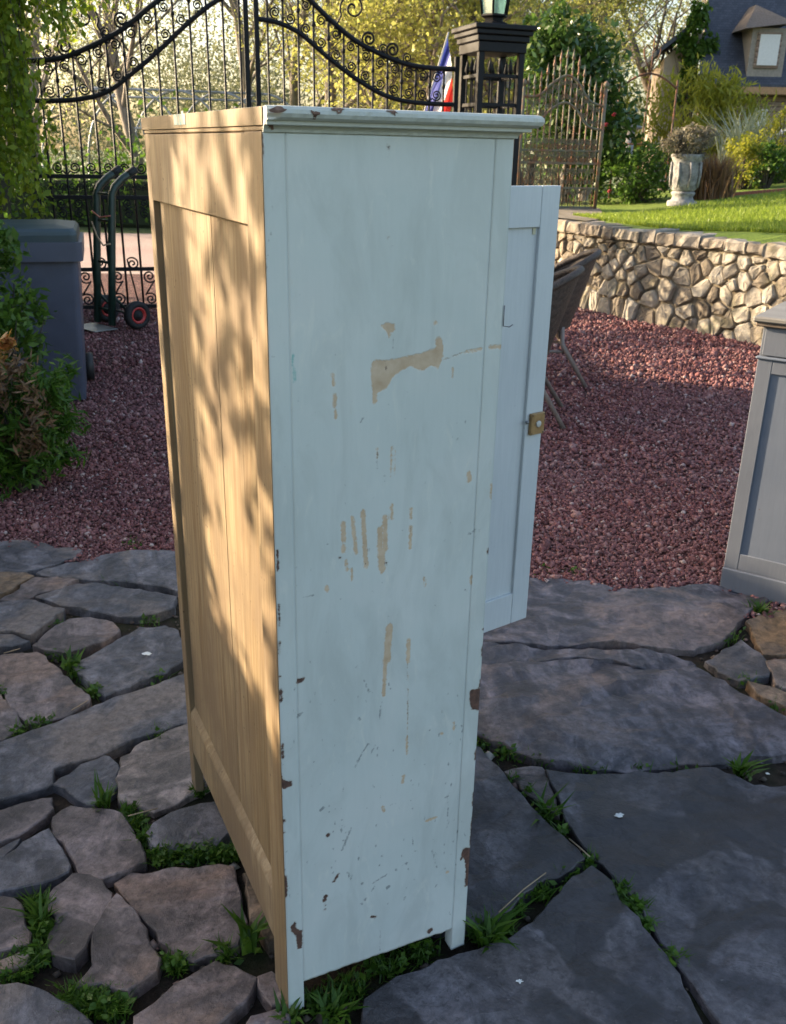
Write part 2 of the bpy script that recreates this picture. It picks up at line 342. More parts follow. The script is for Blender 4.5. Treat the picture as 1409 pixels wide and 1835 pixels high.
def stone_mesh(poly, mat, seed, edge=.007, amp=1.0, zt=0.):
    r = random.Random(seed); n0 = len(poly); O = []
    area = sum(poly[i][0]*poly[(i+1) % n0][1]-poly[(i+1) % n0][0]*poly[i][1] for i in range(n0))/2
    if area < 0: poly = poly[::-1]
    step = .022
    for i in range(n0):
        a, b = Vector(poly[i]), Vector(poly[(i+1) % n0]); k = max(1, int((b-a).length/step))
        for j in range(k): O.append(a.lerp(b, j/k))
    n = len(O); N = []
    for i in range(n):
        e = (O[(i+2) % n]-O[i-2]); N.append(Vector((-e.y, e.x)).normalized() if e.length > 1e-9 else Vector((0, 0)))
    O = [O[i]+N[i]*(.009*noise.noise((O[i].x*16, O[i].y*16, seed))-.005+.008*noise.noise((O[i].x*60, O[i].y*60, seed))) for i in range(n)]
    I = [O[i]+N[i]*edge*(1+.8*noise.noise((O[i].x*30, O[i].y*30, seed+9))) for i in range(n)]
    xs = [p.x for p in O]; ys = [p.y for p in O]; sp = .035 if abs(area) > .15 else .025
    gx = np.arange(min(xs), max(xs), sp); gy = np.arange(min(ys), max(ys), sp)
    G = np.array([(x+r.uniform(-.3, .3)*sp, y+r.uniform(-.3, .3)*sp) for x in gx for y in gy])
    P2 = [tuple(p) for p in I]
    if len(G):
        sd_ = poly_sdf(G, P2); G = G[sd_ < -.014]
    pts = [Vector(p) for p in P2]+[Vector(p) for p in G]
    vo, eo, fo, *_ = geometry.delaunay_2d_cdt(pts, [(i, (i+1) % n) for i in range(n)], [], 1, 1e-6)
    tx, ty = r.uniform(-.012, .012), r.uniform(-.012, .012); zo = zt+r.uniform(-.006, .005)
    cx, cy = sum(xs)/n, sum(ys)/n; ca, sa = math.cos(.35), math.sin(.35)
    def hz(x, y):
        u, v = x*ca+y*sa, -x*sa+y*ca
        h = noise.fractal((u*3, v*7, seed*.7), 1, 2, 4)
        t = math.floor(h*4.5)/4.5
        return zo+amp*(.0035*h+.006*t+.003*noise.noise((u*14, v*26, seed)))+tx*(x-cx)+ty*(y-cy)
    V = [(v.x, v.y, hz(v.x, v.y)) for v in vo]; F = [list(f) for f in fo]
    # rim ring and walls; match boundary of the cdt to I by nearest
    b0 = len(V)
    arr = np.array([(v.x, v.y) for v in vo]); idx = [int(np.argmin(((arr-np.array(p))**2).sum(1))) for p in P2]
    V += [(O[i].x, O[i].y, hz(O[i].x, O[i].y)-edge*.9) for i in range(n)]
    V += [(O[i].x-N[i].x*.004, O[i].y-N[i].y*.004, -.06) for i in range(n)]
    for i in range(n):
        j = (i+1) % n
        F.append([idx[j], idx[i], b0+i, b0+j] if idx[i] != idx[j] else [idx[i], b0+i, b0+j])
        F.append([b0+j, b0+i, b0+n+i, b0+n+j])
    me = bpy.data.meshes.new('flagstone'); me.from_pydata(V, [], F); me.validate(); me.update(); me.materials.append(mat)
    bm = bmesh.new(); bm.from_mesh(me); bmesh.ops.recalc_face_normals(bm, faces=bm.faces[:]); bm.to_mesh(me); bm.free()
    return me
STONE_POLY = []
for i, (Z, mt, pl) in enumerate(STONES):
    wp = [g(Z[0]+x/Z[2], Z[1]+y/Z[2]) for x, y in pl]; wp = [(p.x, p.y) for p in wp]; STONE_POLY.append(wp)
    inst('flagstone', stone_mesh(wp, mt, i+1, edge=.0035 if mt in (p_, q_, y_) else .003, amp=2.2 if mt is b_ else 1.3), paving)
# a few more stones beyond the picture's edges so that the paving goes on
for i, pl in enumerate([[(-2.35,3.0),(-1.75,3.05),(-1.6,2.6),(-1.8,2.2),(-2.4,2.25)], [(-2.0,2.1),(-1.35,2.05),(-1.2,1.7),(-1.35,1.45),(-2.0,1.5)], [(-1.5,1.35),(-.98,1.32),(-.9,.95),(-1.5,.9)],
        [(1.75,2.7),(2.6,2.6),(2.6,1.75),(1.6,1.8)], [(1.72,3.35),(2.6,3.2),(2.6,2.75),(1.78,2.78)], [(.95,.82),(1.7,.86),(1.75,.2),(.7,.2)], [(-.5,.72),(.6,.72),(.6,.1),(-.5,.1)]]):
    inst('flagstone', stone_mesh(pl, (y_, p_, p_, w_, b_, w_, y_)[i], 90+i), paving); STONE_POLY.append(pl)

# ---- pebbles of the gravel: one mass nobody could count
def pebble_mass(name, regions, parentless_label):
    bv = np.array([(math.cos(k*math.pi/3)*(1, .8, 1.1)[k % 3], math.sin(k*math.pi/3)*(1, 1.1, .85)[k % 3], (.12, -.15, .2)[k % 3]) for k in range(6)]+[(.2, .1, .9), (-.1, .15, -.9)])
    bf = np.array([(k, (k+1) % 6, 6) for k in range(6)]+[((k+1) % 6, k, 7) for k in range(6)])
    P = []; S = []
    for poly, size, dens in regions:
        xs = [p[0] for p in poly]; ys = [p[1] for p in poly]; A = (max(xs)-min(xs))*(max(ys)-min(ys)); n = int(A*dens)
        q = np.stack([rng.uniform(min(xs), max(xs), n), rng.uniform(min(ys), max(ys), n)], 1); q = q[poly_contains(poly, q)]
        P.append(q); S.append(size*np.exp(rng.normal(0, .34, len(q))))
    P = np.concatenate(P); S = np.concatenate(S); keep = np.ones(len(P), bool)
    for sp in STONE_POLY:
        if max(y for x, y in sp) > 3.3: keep &= ~(poly_sdf(P, sp) < rng.normal(-.006, .016, len(P)))
    P, S = P[keep], S[keep]; n = len(P)
    q = rng.normal(size=(n, 4)); q /= np.linalg.norm(q, axis=1)[:, None]; a, b, c, d = q.T
    Rm = np.stack([1-2*(c*c+d*d), 2*(b*c-a*d), 2*(b*d+a*c), 2*(b*c+a*d), 1-2*(b*b+d*d), 2*(c*d-a*b), 2*(b*d-a*c), 2*(c*d+a*b), 1-2*(b*b+c*c)], 1).reshape(n, 3, 3)
    ax = np.stack([np.ones(n), rng.uniform(.6, 1, n), rng.uniform(.45, .8, n)], 1)*S[:, None]*.5
    V = bv[None]*(1+rng.uniform(-.22, .22, (n, len(bv), 1)))*ax[:, None, :]; V = np.einsum('nij,nkj->nki', Rm, V)
    ctr = np.concatenate([P, (-.012+S*.22*rng.random(n)+.006*rng.random(n))[:, None]], 1); V = V+ctr[:, None, :]
    F = bf[None]+(np.arange(n)*len(bv))[:, None, None]
    o = link(bpy.data.objects.new(name, mesh_np(name, V.reshape(-1, 3), F.reshape(-1, 3), M_pebble)))
    return tag(o, parentless_label, 'gravel', kind='stuff')
pebble_mass('gravel', [
    ([(.15, 3.3), (1.9, 3.2), (2.6, 5.0), (.2, 5.0)], .0165, 8200), ([(.2, 5.0), (2.9, 5.0), (3.2, 7.0), (.3, 7.0)], .021, 3600), ([(.4, 7.0), (3.9, 7.0), (3.5, 9.1), (2.0, 11.5), (.4, 11.5)], .028, 1500),
    ([(-2.2, 3.65), (-.5, 3.6), (-.4, 5.0), (-2.6, 5.0)], .0165, 7600), ([(-2.7, 5.0), (-.3, 5.0), (-.3, 7.0), (-3.3, 7.0)], .021, 3000), ([(-3.6, 7.0), (-.8, 7.0), (-1.2, 10.6), (-4.2, 10.6)], .028, 1100)],
    'reddish purple crushed gravel covering the yard behind the slate paving')

# ================================================================ WARDROBE
WY = .4513; WA = Vector((-.1965, 1.4165, 0)); WD, WW, WH = .4207, .8295, 1.70
EX = Vector((math.cos(WY), math.sin(WY), 0)); EYV = Vector((-math.sin(WY), math.cos(WY), 0))
def on_side(x, y, off=0.):
    d = ray(x, y); p0 = WA+EYV*off-cam.location; t = p0.dot(EYV)/d.dot(EYV); P = cam.location+d*t-WA; return (P.dot(EX), P.z)
ZG, ZH, ZF, ZE = (480, 560, 2.818), (480, 1100, 2.548), (640, 170, 3.5225), (230, 170, 2.998)
def fm(Z, x, y): return on_side(Z[0]+x/Z[2], Z[1]+y/Z[2])
TAN = [(ZG, [(525,240),(600,240),(680,225),(790,200),(845,180),(850,130),(870,115),(885,160),(885,230),(860,285),(830,265),(790,290),(760,290),(720,270),(680,290),(630,330),(605,380),(560,405),(530,410),(520,320)], 0),
 (ZG, [(570,60),(600,50),(640,55),(645,90),(620,105),(612,135),(600,100)], 0), (ZG, [(845,50)], 10), (ZG, [(540,405),(540,450)], 12), (ZG, [(327,315),(332,370)], 8), (ZG, [(337,420),(340,475)], 10), (ZG, [(342,500),(343,535)], 7), (ZG, [(1017,810),(1017,848)], 11),
 (ZG, [(380,1065),(384,1150)], 12), (ZG, [(383,1180),(383,1205)], 12), (ZG, [(395,1255),(400,1300)], 8), (ZG, [(427,1035),(447,1215)], 10), (ZG, [(480,1005),(497,1285)], 12), (ZG, [(565,1095),(572,1290)], 13), (ZG, [(592,1035),(594,1200)], 12), (ZG, [(578,1200),(580,1305)], 14),
 (ZG, [(625,970),(628,1040)], 7), (ZG, [(723,995),(723,1035)], 8), (ZG, [(722,1080),(720,1190)], 8), (ZG, [(425,1290),(425,1350)], 6), (ZG, [(298,1385),(300,1405)], 10), (ZG, [(932,280),(932,330)], 5), (ZG, [(1130,870),(1128,940)], 6), (ZG, [(1028,1330),(1025,1370)], 6), (ZG, [(790,1335),(795,1385)], 5),
 (ZG, [(625,680),(622,830)], 4), (ZG, [(640,670),(640,820)], 3), (ZG, [(880,240),(1000,200),(1000,196)], 2), (ZG, [(1010,195),(1080,186)], 7), (ZG, [(1125,175),(1180,172)], 9), (ZG, [(552,680),(552,740)], 4),
 (ZH, [(555,60),(550,130)], 16), (ZH, [(548,140),(545,210)], 16), (ZH, [(535,220),(530,370)], 9), (ZH, [(643,120),(640,215)], 9), (ZH, [(640,230),(638,600)], 2), (ZH, [(620,740),(615,770)], 7), (ZH, [(725,945),(770,930)], 6), (ZH, [(525,880),(530,900)], 7), (ZH, [(850,495),(850,530)], 5), (ZH, [(795,545)], 8), (ZH, [(820,1180)], 8), (ZH, [(635,560),(636,640)], 5)]
CHIP = [(ZH, [(925,350),(965,340),(985,345),(985,440),(955,440),(930,435),(920,390)], 0), (ZH, [(895,1070),(945,1065),(945,1150),(930,1240),(900,1245),(905,1160),(895,1110),(880,1130),(885,1095)], 0),
 (ZH, [(60,730),(75,760),(110,765),(108,785),(80,800),(60,790)], 0), (ZH, [(105,1430),(125,1405),(130,1440),(158,1445),(155,1525),(135,1530),(130,1470),(110,1450)], 0), (ZH, [(140,308),(158,300)], 10), (ZH, [(265,1290),(258,1310)], 8), (ZH, [(262,1330)], 4), (ZH, [(262,1348)], 5), (ZH, [(322,1190),(302,1222)], 5),
 (ZH, [(275,1010)], 9), (ZH, [(55,290)], 6), (ZH, [(58,350),(60,400)], 7), (ZH, [(66,600),(68,660)], 6), (ZH, [(72,945)], 9), (ZH, [(74,1000)], 6), (ZH, [(80,1200),(82,1290)], 7), (ZH, [(955,625),(953,660)], 8), (ZH, [(942,820),(940,870)], 6), (ZH, [(938,930),(930,1050)], 7), (ZH, [(982,150),(980,190)], 5), (ZH, [(975,300),(970,330)], 5), (ZH, [(985,70)], 5), (ZH, [(917,1280)], 6), (ZH, [(968,460)], 6), (ZH, [(53,130),(53,180)], 4), (ZH, [(740,1447)], 12), (ZH, [(475,1382),(492,1386)], 5),
 (ZG, [(597,1268)], 8), (ZG, [(490,1268)], 5), (ZG, [(600,255),(600,290)], 4), (ZG, [(362,1240)], 5), (ZG, [(1113,1195),(1113,1215)], 6), (ZG, [(48,1200),(52,1300)], 4), (ZG, [(55,1480),(57,1578)], 5), (ZF, [(197,322),(197,338)], 7), (ZF, [(200,250)], 7), (ZF, [(195,902)], 3), (ZF, [(972,790)], 4), (ZE, [(718,200),(720,330)], 5), (ZE, [(735,165)], 12), (ZE, [(700,335),(712,362)], 4)]
SCR = [(ZH, [(440,300),(458,345),(476,365)], 3), (ZH, [(460,592),(430,635),(398,700)], 3.5), (ZH, [(490,600),(470,640)], 2.5), (ZH, [(520,400),(510,480)], 3), (ZG, [(1015,1118),(1040,1105)], 4), (ZG, [(1046,1110),(1070,1100)], 3), (ZG, [(470,555),(483,530)], 4), (ZF, [(197,240),(197,395)], 1.6), (ZE, [(765,560),(785,650),(770,720),(750,800),(742,945)], 1.3), (ZH, [(517,1425),(513,1538)], 1.8),
 (ZG, [(150,1448),(235,1425)], 2), (ZG, [(590,810),(590,855)], 2.2), (ZG, [(553,700),(551,790)], 2), (ZG, [(722,1080),(725,1120)], 1.5), (ZG, [(633,130),(633,180)], 1.4), (ZG, [(5,218),(60,232)], 2), (ZG, [(875,245),(970,208)], 2.4), (ZG, [(142,1265),(143,1295)], 2), (ZG, [(1048,1060),(1048,1140)], 1.5), (ZH, [(548,310),(565,355)], 2), (ZH, [(638,230),(640,590)], 1.6), (ZH, [(750,1080),(772,1160)], 2.5), (ZH, [(660,1020),(668,1085)], 2), (ZH, [(490,1240),(475,1268)], 3), (ZH, [(545,1190),(480,1230)], 3.5), (ZH, [(365,1180),(382,1215)], 3), (ZH, [(380,980),(340,1080)], 4), (ZH, [(135,470),(154,455)], 6), (ZH, [(550,1250)], 10), (ZH, [(447,1303)], 7), (ZH, [(588,1168)], 6), (ZH, [(635,1140)], 6), (ZH, [(255,885),(240,895)], 7), (ZH, [(280,905)], 4), (ZH, [(432,1232)], 7), (ZH, [(525,1105)], 6), (ZH, [(820,830),(825,960)], 2)]
rs = random.Random(4)
for k in range(150):
    x, y = rs.uniform(40, 900), rs.triangular(60, 1400, 1000); SCR.append((ZH, [(x, y), (x+rs.uniform(-6, 6), y+rs.uniform(-14, 14))], rs.uniform(1.2, 3.2)))
for k in range(45):
    x, y = rs.uniform(20, 1080), rs.uniform(150, 1570); SCR.append((ZG, [(x, y), (x+rs.uniform(-6, 6), y+rs.uniform(-8, 8))], rs.uniform(1.2, 3.2)))
TEAL = [(ZG, [(125,215),(133,290),(135,355)], 4), (ZG, [(140,300),(142,335)], 3)]
def wear(P, marks):
    D = np.full(len(P), .05)
    for Z, pts, r in marks:
        q = [fm(Z, x, y) for x, y in pts]
        if r == 0: d = poly_sdf(P, q)
        else:
            rr = abs(fm(Z, pts[0][0]+r, pts[0][1])[0]-q[0][0])
            d = np.min([seg_dist(P, q[i], q[min(i+1, len(q)-1)]) for i in range(max(1, len(q)-1))], axis=0)-rr
        D = np.minimum(D, d)
    return D
def paintmat():
    a = NT('worn_blue_paint'); co = a.co(); st = a.co((14, 14, .8)); fib = a.noise(st, 9, 8, .7); big = a.noise(co, 2.5, 4)
    c = a.ramp(big, [(.3, (.475, .520, .505)), (.7, (.560, .595, .575))])
    c = a.mix(a.ramp(a.noise(co, 6, 5, .6, .4), [(.45, 0.), (.75, .45)]), c, (.60, .60, .58))
    c = a.mix(.07, c, a.ramp(fib, [(.25, .3), (.75, .7)]), 'OVERLAY')
    # faint grime specks and rubs
    c = a.mix(a.ramp(a.noise(co, 70, 4, .7), [(.66, 0.), (.76, .45)]), c, (.22, .25, .26))
    c = a.mix(a.ramp(a.noise(a.co((5, 5, 1.2)), 12, 5, .7), [(.62, 0.), (.78, .35)]), c, (.46, .43, .36))
    c = a.mix(a.ramp(a.noise(a.co((2.2, 2.2, .7)), 5, 6, .65, .8), [(.46, 0.), (.66, .5)]), c, (.40, .43, .41)); c = a.mix(a.ramp(a.noise(a.co((3, 3, 1)), 9, 6, .7, 1.), [(.58, 0.), (.7, .4)]), c, (.66, .66, .60))
    wob = a.math('MULTIPLY', a.math('SUBTRACT', a.noise(co, 130, 5, .65), .5), .011)
    def mask(nm, soft=.0007): return a.ramp(a.math('ADD', a.math('MULTIPLY', a.math('ADD', a.attr(nm), wob), 1/(soft*6)), .5), [(.2, 1.), (.8, 0.)])
    c0 = c; mt = mask('wear_tan'); mc = mask('wear_chip', .0005); ms = mask('wear_scratch', .0006); me_ = mask('wear_teal', .001)
    c = a.mix(me_, c, (.10, .36, .34))
    def halo(nm, d): return a.ramp(a.math('ADD', a.math('MULTIPLY', a.math('SUBTRACT', a.math('ADD', a.attr(nm), wob), d), 200.), .5), [(.2, 1.), (.8, 0.)])
    c = a.mix(a.math('MULTIPLY', halo('wear_tan', .0018), .12), c, (.62, .64, .62)); c = a.mix(a.math('MULTIPLY', halo('wear_chip', .0014), .6), c, (.34, .30, .25))
    c = a.mix(mt, c, a.ramp(a.noise(co, 40, 4), [(.3, (.43, .31, .20)), (.7, (.56, .44, .32))]))
    c = a.mix(a.math('MULTIPLY', ms, .62), c, (.09, .10, .11))
    c = a.mix(mc, c, a.ramp(a.noise(co, 90, 4), [(.3, (.045, .022, .016)), (.7, (.13, .062, .042))]))
    hgt = a.math('SUBTRACT', a.math('MULTIPLY', fib, .12), a.math('ADD', a.math('MULTIPLY', mc, 1.2), a.math('MULTIPLY', mt, .5)))
    rough = a.mix(a.math('MAXIMUM', mt, mc), (.33,)*3, (.8,)*3)
    return a.fin(c, rough, a.bump(hgt, .7, .0014), 0, .65)
M_paint = paintmat()
def plainpaint(name, c0, c1, chip=(.30, .22, .15), amt=.70):
    a = NT(name); co = a.co(); fib = a.noise(a.co((14, 14, .8)), 9, 8, .7)
    c = a.ramp(a.noise(co, 3, 4), [(.3, c0), (.7, c1)]); c = a.mix(.25, c, a.ramp(fib, [(.25, .35), (.75, .65)]), 'OVERLAY')
    mk = a.ramp(a.noise(co, 24, 6, .7), [(amt, 0.), (amt+.02, 1.)]); c = a.mix(mk, c, chip)
    c = a.mix(a.ramp(a.noise(co, 60, 4, .7), [(.66, 0.), (.76, .35)]), c, (.22, .24, .25))
    return a.fin(c, .42, a.bump(a.math('SUBTRACT', fib, mk), .4, .001), 0, .45)
M_paint2 = plainpaint('pale_blue_paint', (.45, .49, .48), (.52, .56, .54), amt=.74)
M_cornice = plainpaint('cornice_paint', (.40, .425, .39), (.50, .51, .46), (.10, .055, .04), .71)
M_doorin = plainpaint('door_inner_paint', (.50, .53, .54), (.56, .585, .59), amt=.76)
def pinemat(name, k=1., dirt=0.):
    a = NT(name); c0 = a.co((1, 1, .055)); oi = a.objrand(); ad = a.n('ShaderNodeVectorMath', operation='ADD'); a.l(c0, ad.inputs[0]); a.l(oi, ad.inputs[1]); co = ad.outputs[0]
    broad = a.noise(co, 7, 3, .45, .5); fine = a.noise(co, 150, 6, .7)
    rings = a.math('ADD', a.math('MULTIPLY', a.math('SINE', a.math('MULTIPLY', a.math('ADD', broad, a.math('MULTIPLY', fine, .02)), 95.)), .5), .5)
    c = a.ramp(a.noise(co, 3.2, 4, .55), [(.3, (.34*k, .24*k, .125*k)), (.5, (.50*k, .37*k, .215*k)), (.7, (.62*k, .48*k, .31*k))])
    c = a.mix(a.ramp(rings, [(.55, 0.), (1., .38)]), c, (.30*k, .17*k, .07*k))
    c = a.mix(.5, c, a.ramp(fine, [(.3, .28), (.7, .70)]), 'OVERLAY')
    c = a.mix(a.ramp(a.noise(co, 26, 5, .65, .5), [(.50, 0.), (.66, .62)]), c, (.19*k, .11*k, .05*k))
    c = a.mix(a.math('MULTIPLY', a.ramp(a.vor(a.co(), 48), [(.08, 1.), (.16, 0.)]), a.ramp(a.noise(a.co(), 6, 3), [(.5, 0.), (.6, .9)])), c, (.06, .035, .02))
    oc = a.co(); kn = a.vor(a.co((1, 1, .6)), 5.5); c = a.mix(a.ramp(kn, [(.035, .85), (.085, 0.)]), c, (.085, .045, .025))
    c = a.mix(a.ramp(a.noise(oc, 55, 4, .75), [(.66, 0.), (.73, .8)]), c, (.12, .075, .045))
    c = a.mix(a.ramp(a.noise(oc, 4, 4), [(.42, 0.), (.60, .85+dirt)]), c, (.185, .13, .078))
    gs = a.n('ShaderNodeSeparateXYZ'); a.l(oc, gs.inputs[0]); low = a.math('SUBTRACT', a.noise(oc, 9, 5, .6), a.math('MULTIPLY', gs.outputs[2], 1.1)); c = a.mix(a.ramp(low, [(.25, 0.), (.6, .55)]), c, (.16, .115, .08))
    return a.fin(c, .62, a.bump(a.math('ADD', fine, rings), .3, .0012), 0, .3)
M_pine = pinemat('bare_pine', .58); M_pine_dark = pinemat('bare_pine_inside', .6)

ward = empty('wardrobe', WA, WY, label='tall pale blue painted wardrobe with bare pine back standing on the slate paving', cat='wardrobe')
def side_grid(x0, x1, z0a, z0b, z1, thick, name, step=.0042, ragged=0.):
    nx = max(3, int((x1-x0)/step)+1); nz = int((z1-min(z0a, z0b))/step)+1
    X = np.linspace(x0, x1, nx); tz = np.linspace(0, 1, nz)
    V = []
    for i, x in enumerate(X):
        zb = z0a+(z0b-z0a)*(x-x0)/(x1-x0)
        if ragged: zb += ragged*(noise.noise((x*60, 0, 1))+.7*noise.noise((x*18, 3, 1)))
        for t in tz: V.append((x, .0008*noise.noise((x*7, (zb+t*(z1-zb))*2, 2)), zb+t*(z1-zb)))
    V = np.array(V); n0 = len(V); F = []
    ii, jj = np.meshgrid(np.arange(nx-1), np.arange(nz-1), indexing='ij'); a = (ii*nz+jj).ravel()
    F = np.stack([a, a+nz, a+nz+1, a+1], 1)
    per = [i*nz for i in range(nx)]+[(nx-1)*nz+j for j in range(1, nz)]+[i*nz+nz-1 for i in range(nx-2, -1, -1)]+[j for j in range(nz-2, 0, -1)]
    Vb = V[per].copy(); Vb[:, 1] = thick; V2 = np.concatenate([V, Vb]); m_ = len(per)
    k = np.arange(m_); F2 = np.stack([np.array(per)[k], n0+k, n0+(k+1) % m_, np.array(per)[(k+1) % m_]], 1)
    me = mesh_np(name, V2, np.concatenate([F, F2]), M_paint)
    P = V2[:, [0, 2]].astype(float)
    for nm, mk in (('wear_tan', TAN), ('wear_chip', CHIP), ('wear_scratch', SCR), ('wear_teal', TEAL)):
        at = me.attributes.new(nm, 'FLOAT', 'POINT'); at.data.foreach_set('value', wear(P, mk).astype(np.float32))
    return me
for x0, x1, za, zb, nm, th, rg in ((.0, .0340, -.01, -.01, 'corner_post', .030, 0), (.0340, .3862, .064, .058, 'side_panel', .018, .0025), (.3870, WD, -.006, -.004, 'corner_post', .030, 0)):
    o = inst(nm, side_grid(x0, x1, za, zb, WH, th, nm, ragged=rg), ward)
    if nm == 'side_panel': o['label'] = 'pale blue side panel with tan patches and scratches'
def part(name, mat, *boxes, b=.0015, label=None):
    mb = MB()
    for bx in boxes: mb.bbox(*bx, b=b)
    return mb.build(name, mat, ward, label=label)
part('back_stile', M_pine, (-.0014, .024, .0010, .083, -.012, 1.70), b=.0008); part('back_stile', M_pine, (.0, .024, .779, WW-.02, -.01, 1.70))
part('back_stile_edge', M_pine, (.0012, .030, WW-.0195, WW, -.01, 1.70))
part('back_top_rail', M_pine, (.0, .022, .0835, .7785, 1.566, 1.699))
mb = MB()
prof = [(.001, .115), (.001, .238), (.004, .246), (.014, .262), (.024, .262), (.024, .115)]
V = [Vector((x, y, z+(.012*(y-.08)/.7))) for y in (.0835, .7785) for x, z in prof]; n = len(prof)
mb.add(V, [list(range(n)), list(range(n, 2*n))[::-1]]+[(i, n+i, n+(i+1) % n, (i+1) % n) for i in range(n)]); mb.build('back_bottom_rail', M_pine, ward)
for y0, y1, x in ((.0835, .3555, .0138), (.3568, .7785, .0133)): part('back_board', M_pine, (x, x+.012, y0, y1, .262, 1.566), b=.0008)
part('far_side_panel', M_paint2, (.0305, WD-.004, WW-.018, WW-.001, .06, 1.699)); part('far_corner_post', M_paint2, (WD-.034, WD, WW-.034, WW-.0185, -.005, 1.70))
part('floor_board', M_pine_dark, (.028, WD-.02, .02, WW-.02, .18, .20)); part('top_board', M_pine, (.001, WD, .001, WW, 1.7005, 1.7075))
for z in (.62, 1.0, 1.36): part('shelf', M_pine_dark, (.03, WD-.05, .02, WW-.02, z, z+.018))
part('front_stile', M_paint2, (WD-.022, WD-.0015, .0305, .055, -.004, 1.699)); part('front_stile', M_paint2, (WD-.022, WD-.0015, WW-.06, WW-.0345, .06, 1.699))
part('front_top_rail', M_paint2, (WD-.021, WD-.002, .0555, WW-.0605, 1.592, 1.698)); part('front_bottom_rail', M_paint2, (WD-.021, WD-.002, .0555, WW-.0605, .06, .203))
# cornice: moulding on the near side, the front and the far side, mitred
CP = [(0, 1.6995), (.005, 1.6995), (.006, 1.705), (.009, 1.711), (.016, 1.7165), (.0225, 1.7185), (.0225, 1.7215), (.030, 1.7225), (.0365, 1.7275), (.0395, 1.735), (.0385, 1.743), (.034, 1.7485), (.028, 1.750)]
CP = [(o*.86, 1.6995+(z-1.6995)*.68) for o, z in CP]; NS = 110; mb = MB(); rings = []
for k in range(NS+1): rings.append((k/NS, 0))
V = []; F = []; nP = len(CP); path = [('n', t) for t in np.linspace(0, 1, NS)]+[('f', t) for t in np.linspace(0, 1, 60)]+[('r', t) for t in np.linspace(0, 1, 50)]
for sg, t in path:
    for o_, z in CP:
        jit = .0012*noise.noise((t*40, z*200, len(sg)*3+ord(sg)))
        oo = max(0, o_+jit-(.010*max(0, 1-t*WD/.018) if sg == 'n' and z > 1.717 else 0))
        if sg == 'n': V.append((t*(WD+oo), -oo, z))
        elif sg == 'f': V.append((WD+oo, -oo+t*(WW+2*oo), z))
        else: V.append(((1-t)*(WD+oo), WW+oo, z))
for i in range(len(path)-1):
    for k in range(nP-1): F.append((i*nP+k, (i+1)*nP+k, (i+1)*nP+k+1, i*nP+k+1))
F.append(list(range(nP))); mb.add(V, F); mb.build('cornice', M_cornice, ward)
part('top_panel', M_cornice, (.0006, WD+.02, -.020, WW+.02, 1.7085, 1.7330), b=.001)
part('back_top_edge', M_pine, (-.0012, .0002, -.004, WW+.012, 1.7080, 1.7326), b=.0005)
a_ = NT('cyan_paint_scrap'); a_.fin(a_.ramp(a_.noise(a_.co((1, 5, 1)), 30, 3), [(.45, (.42, .36, .27)), (.55, (.13, .33, .36))]), .7); part('paint_scrap', a_.m, (-.0022, -.0013, .44, .53, 1.714, 1.7325), b=.0003, label='scrap of turquoise paint on the top edge')
# chips of bare brown wood on the cornice
a_ = NT('chip_brown'); co_ = a_.co(); a_.fin(a_.ramp(a_.noise(co_, 120, 4), [(.3, (.06, .03, .022)), (.7, (.20, .12, .085))]), .85)
for cx, cw, cz in ((.016, .034, 1.740), (.067, .018, 1.735), (.105, .026, 1.747), (.190, .020, 1.746), (.010, .014, 1.712)):
    V = []; rr_ = random.Random(int(cx*1e4)); n = 14
    for k in range(n):
        c = 2*math.pi*k/n; s_ = rr_.uniform(.35, 1.2); V.append((cx+math.cos(c)*cw*.5*s_, min(1.7335, 1.6995+(cz-1.6995)*.68+math.sin(c)*.006*s_)))
    def oz(z):
        zz = [c[1] for c in CP]; return float(np.interp(z, zz, [c[0] for c in CP]))
    mb = MB(); mb.add([(x, -oz(z)-.0012, z) for x, z in V]+[(cx, -oz(1.6995+(cz-1.6995)*.68)-.0016, 1.6995+(cz-1.6995)*.68)], [(k, (k+1) % n, n) for k in range(n)]); mb.build('paint_chip', a_.m, ward)
# the door, swung open from the far front corner
DA = R(11); DW, DZ0, DZ1 = .775, .205, 1.592
door = empty('door'); door.parent = ward; door.location = (WD+.012, WW-.022, 0); door.rotation_euler = (0, 0, DA); door['label'] = 'open panelled door of the wardrobe seen from inside'
def dpart(name, mat, *bx, b=.0018): 
    mb = MB()
    for q in bx: mb.bbox(*q, b=b)
    return mb.build(name, mat, door)
dpart('stile', M_doorin, (DW-.072, DW, 0, .022, DZ0, DZ1)); dpart('stile', M_doorin, (0, .072, 0, .022, DZ0, DZ1))
dpart('rail', M_doorin, (.0725, DW-.0725, .0006, .0214, DZ1-.112, DZ1)); dpart('rail', M_doorin, (.0725, DW-.0725, .0006, .0214, DZ0, DZ0+.112))
dpart('inset_panel', M_doorin, (.06, DW-.06, .011, .017, DZ0+.1, DZ1-.1), b=.0005)
a_ = NT('lock_brass'); co_ = a_.co(); a_.fin(a_.ramp(a_.noise(co_, 40, 5), [(.3, (.26, .15, .06)), (.7, (.42, .27, .12))]), .5, None, .35)
lk = dpart('lock', a_.m, (DW-.060, DW-.002, -.013, -.0005, .862, .930), b=.002)
mb = MB(); mb.lathe([(.0105, 0), (.0105, .003), (.008, .0045)], 16, T(DW-.030, -.013, .896) @ RX(math.pi/2)); mb.build('lock_button', simple('ivory', (.55, .53, .48), .4), door)
M_scr = simple('dark_steel', (.05, .045, .04), .5)
for dx, dz in ((-.055, .867), (-.055, .925), (-.008, .867), (-.008, .925)): mb = MB(); mb.lathe([(.002, 0), (.002, .0008)], 8, T(DW+dx, -.0131, dz) @ RX(math.pi/2)); mb.build('screw', M_scr, lk).matrix_parent_inverse = Matrix()

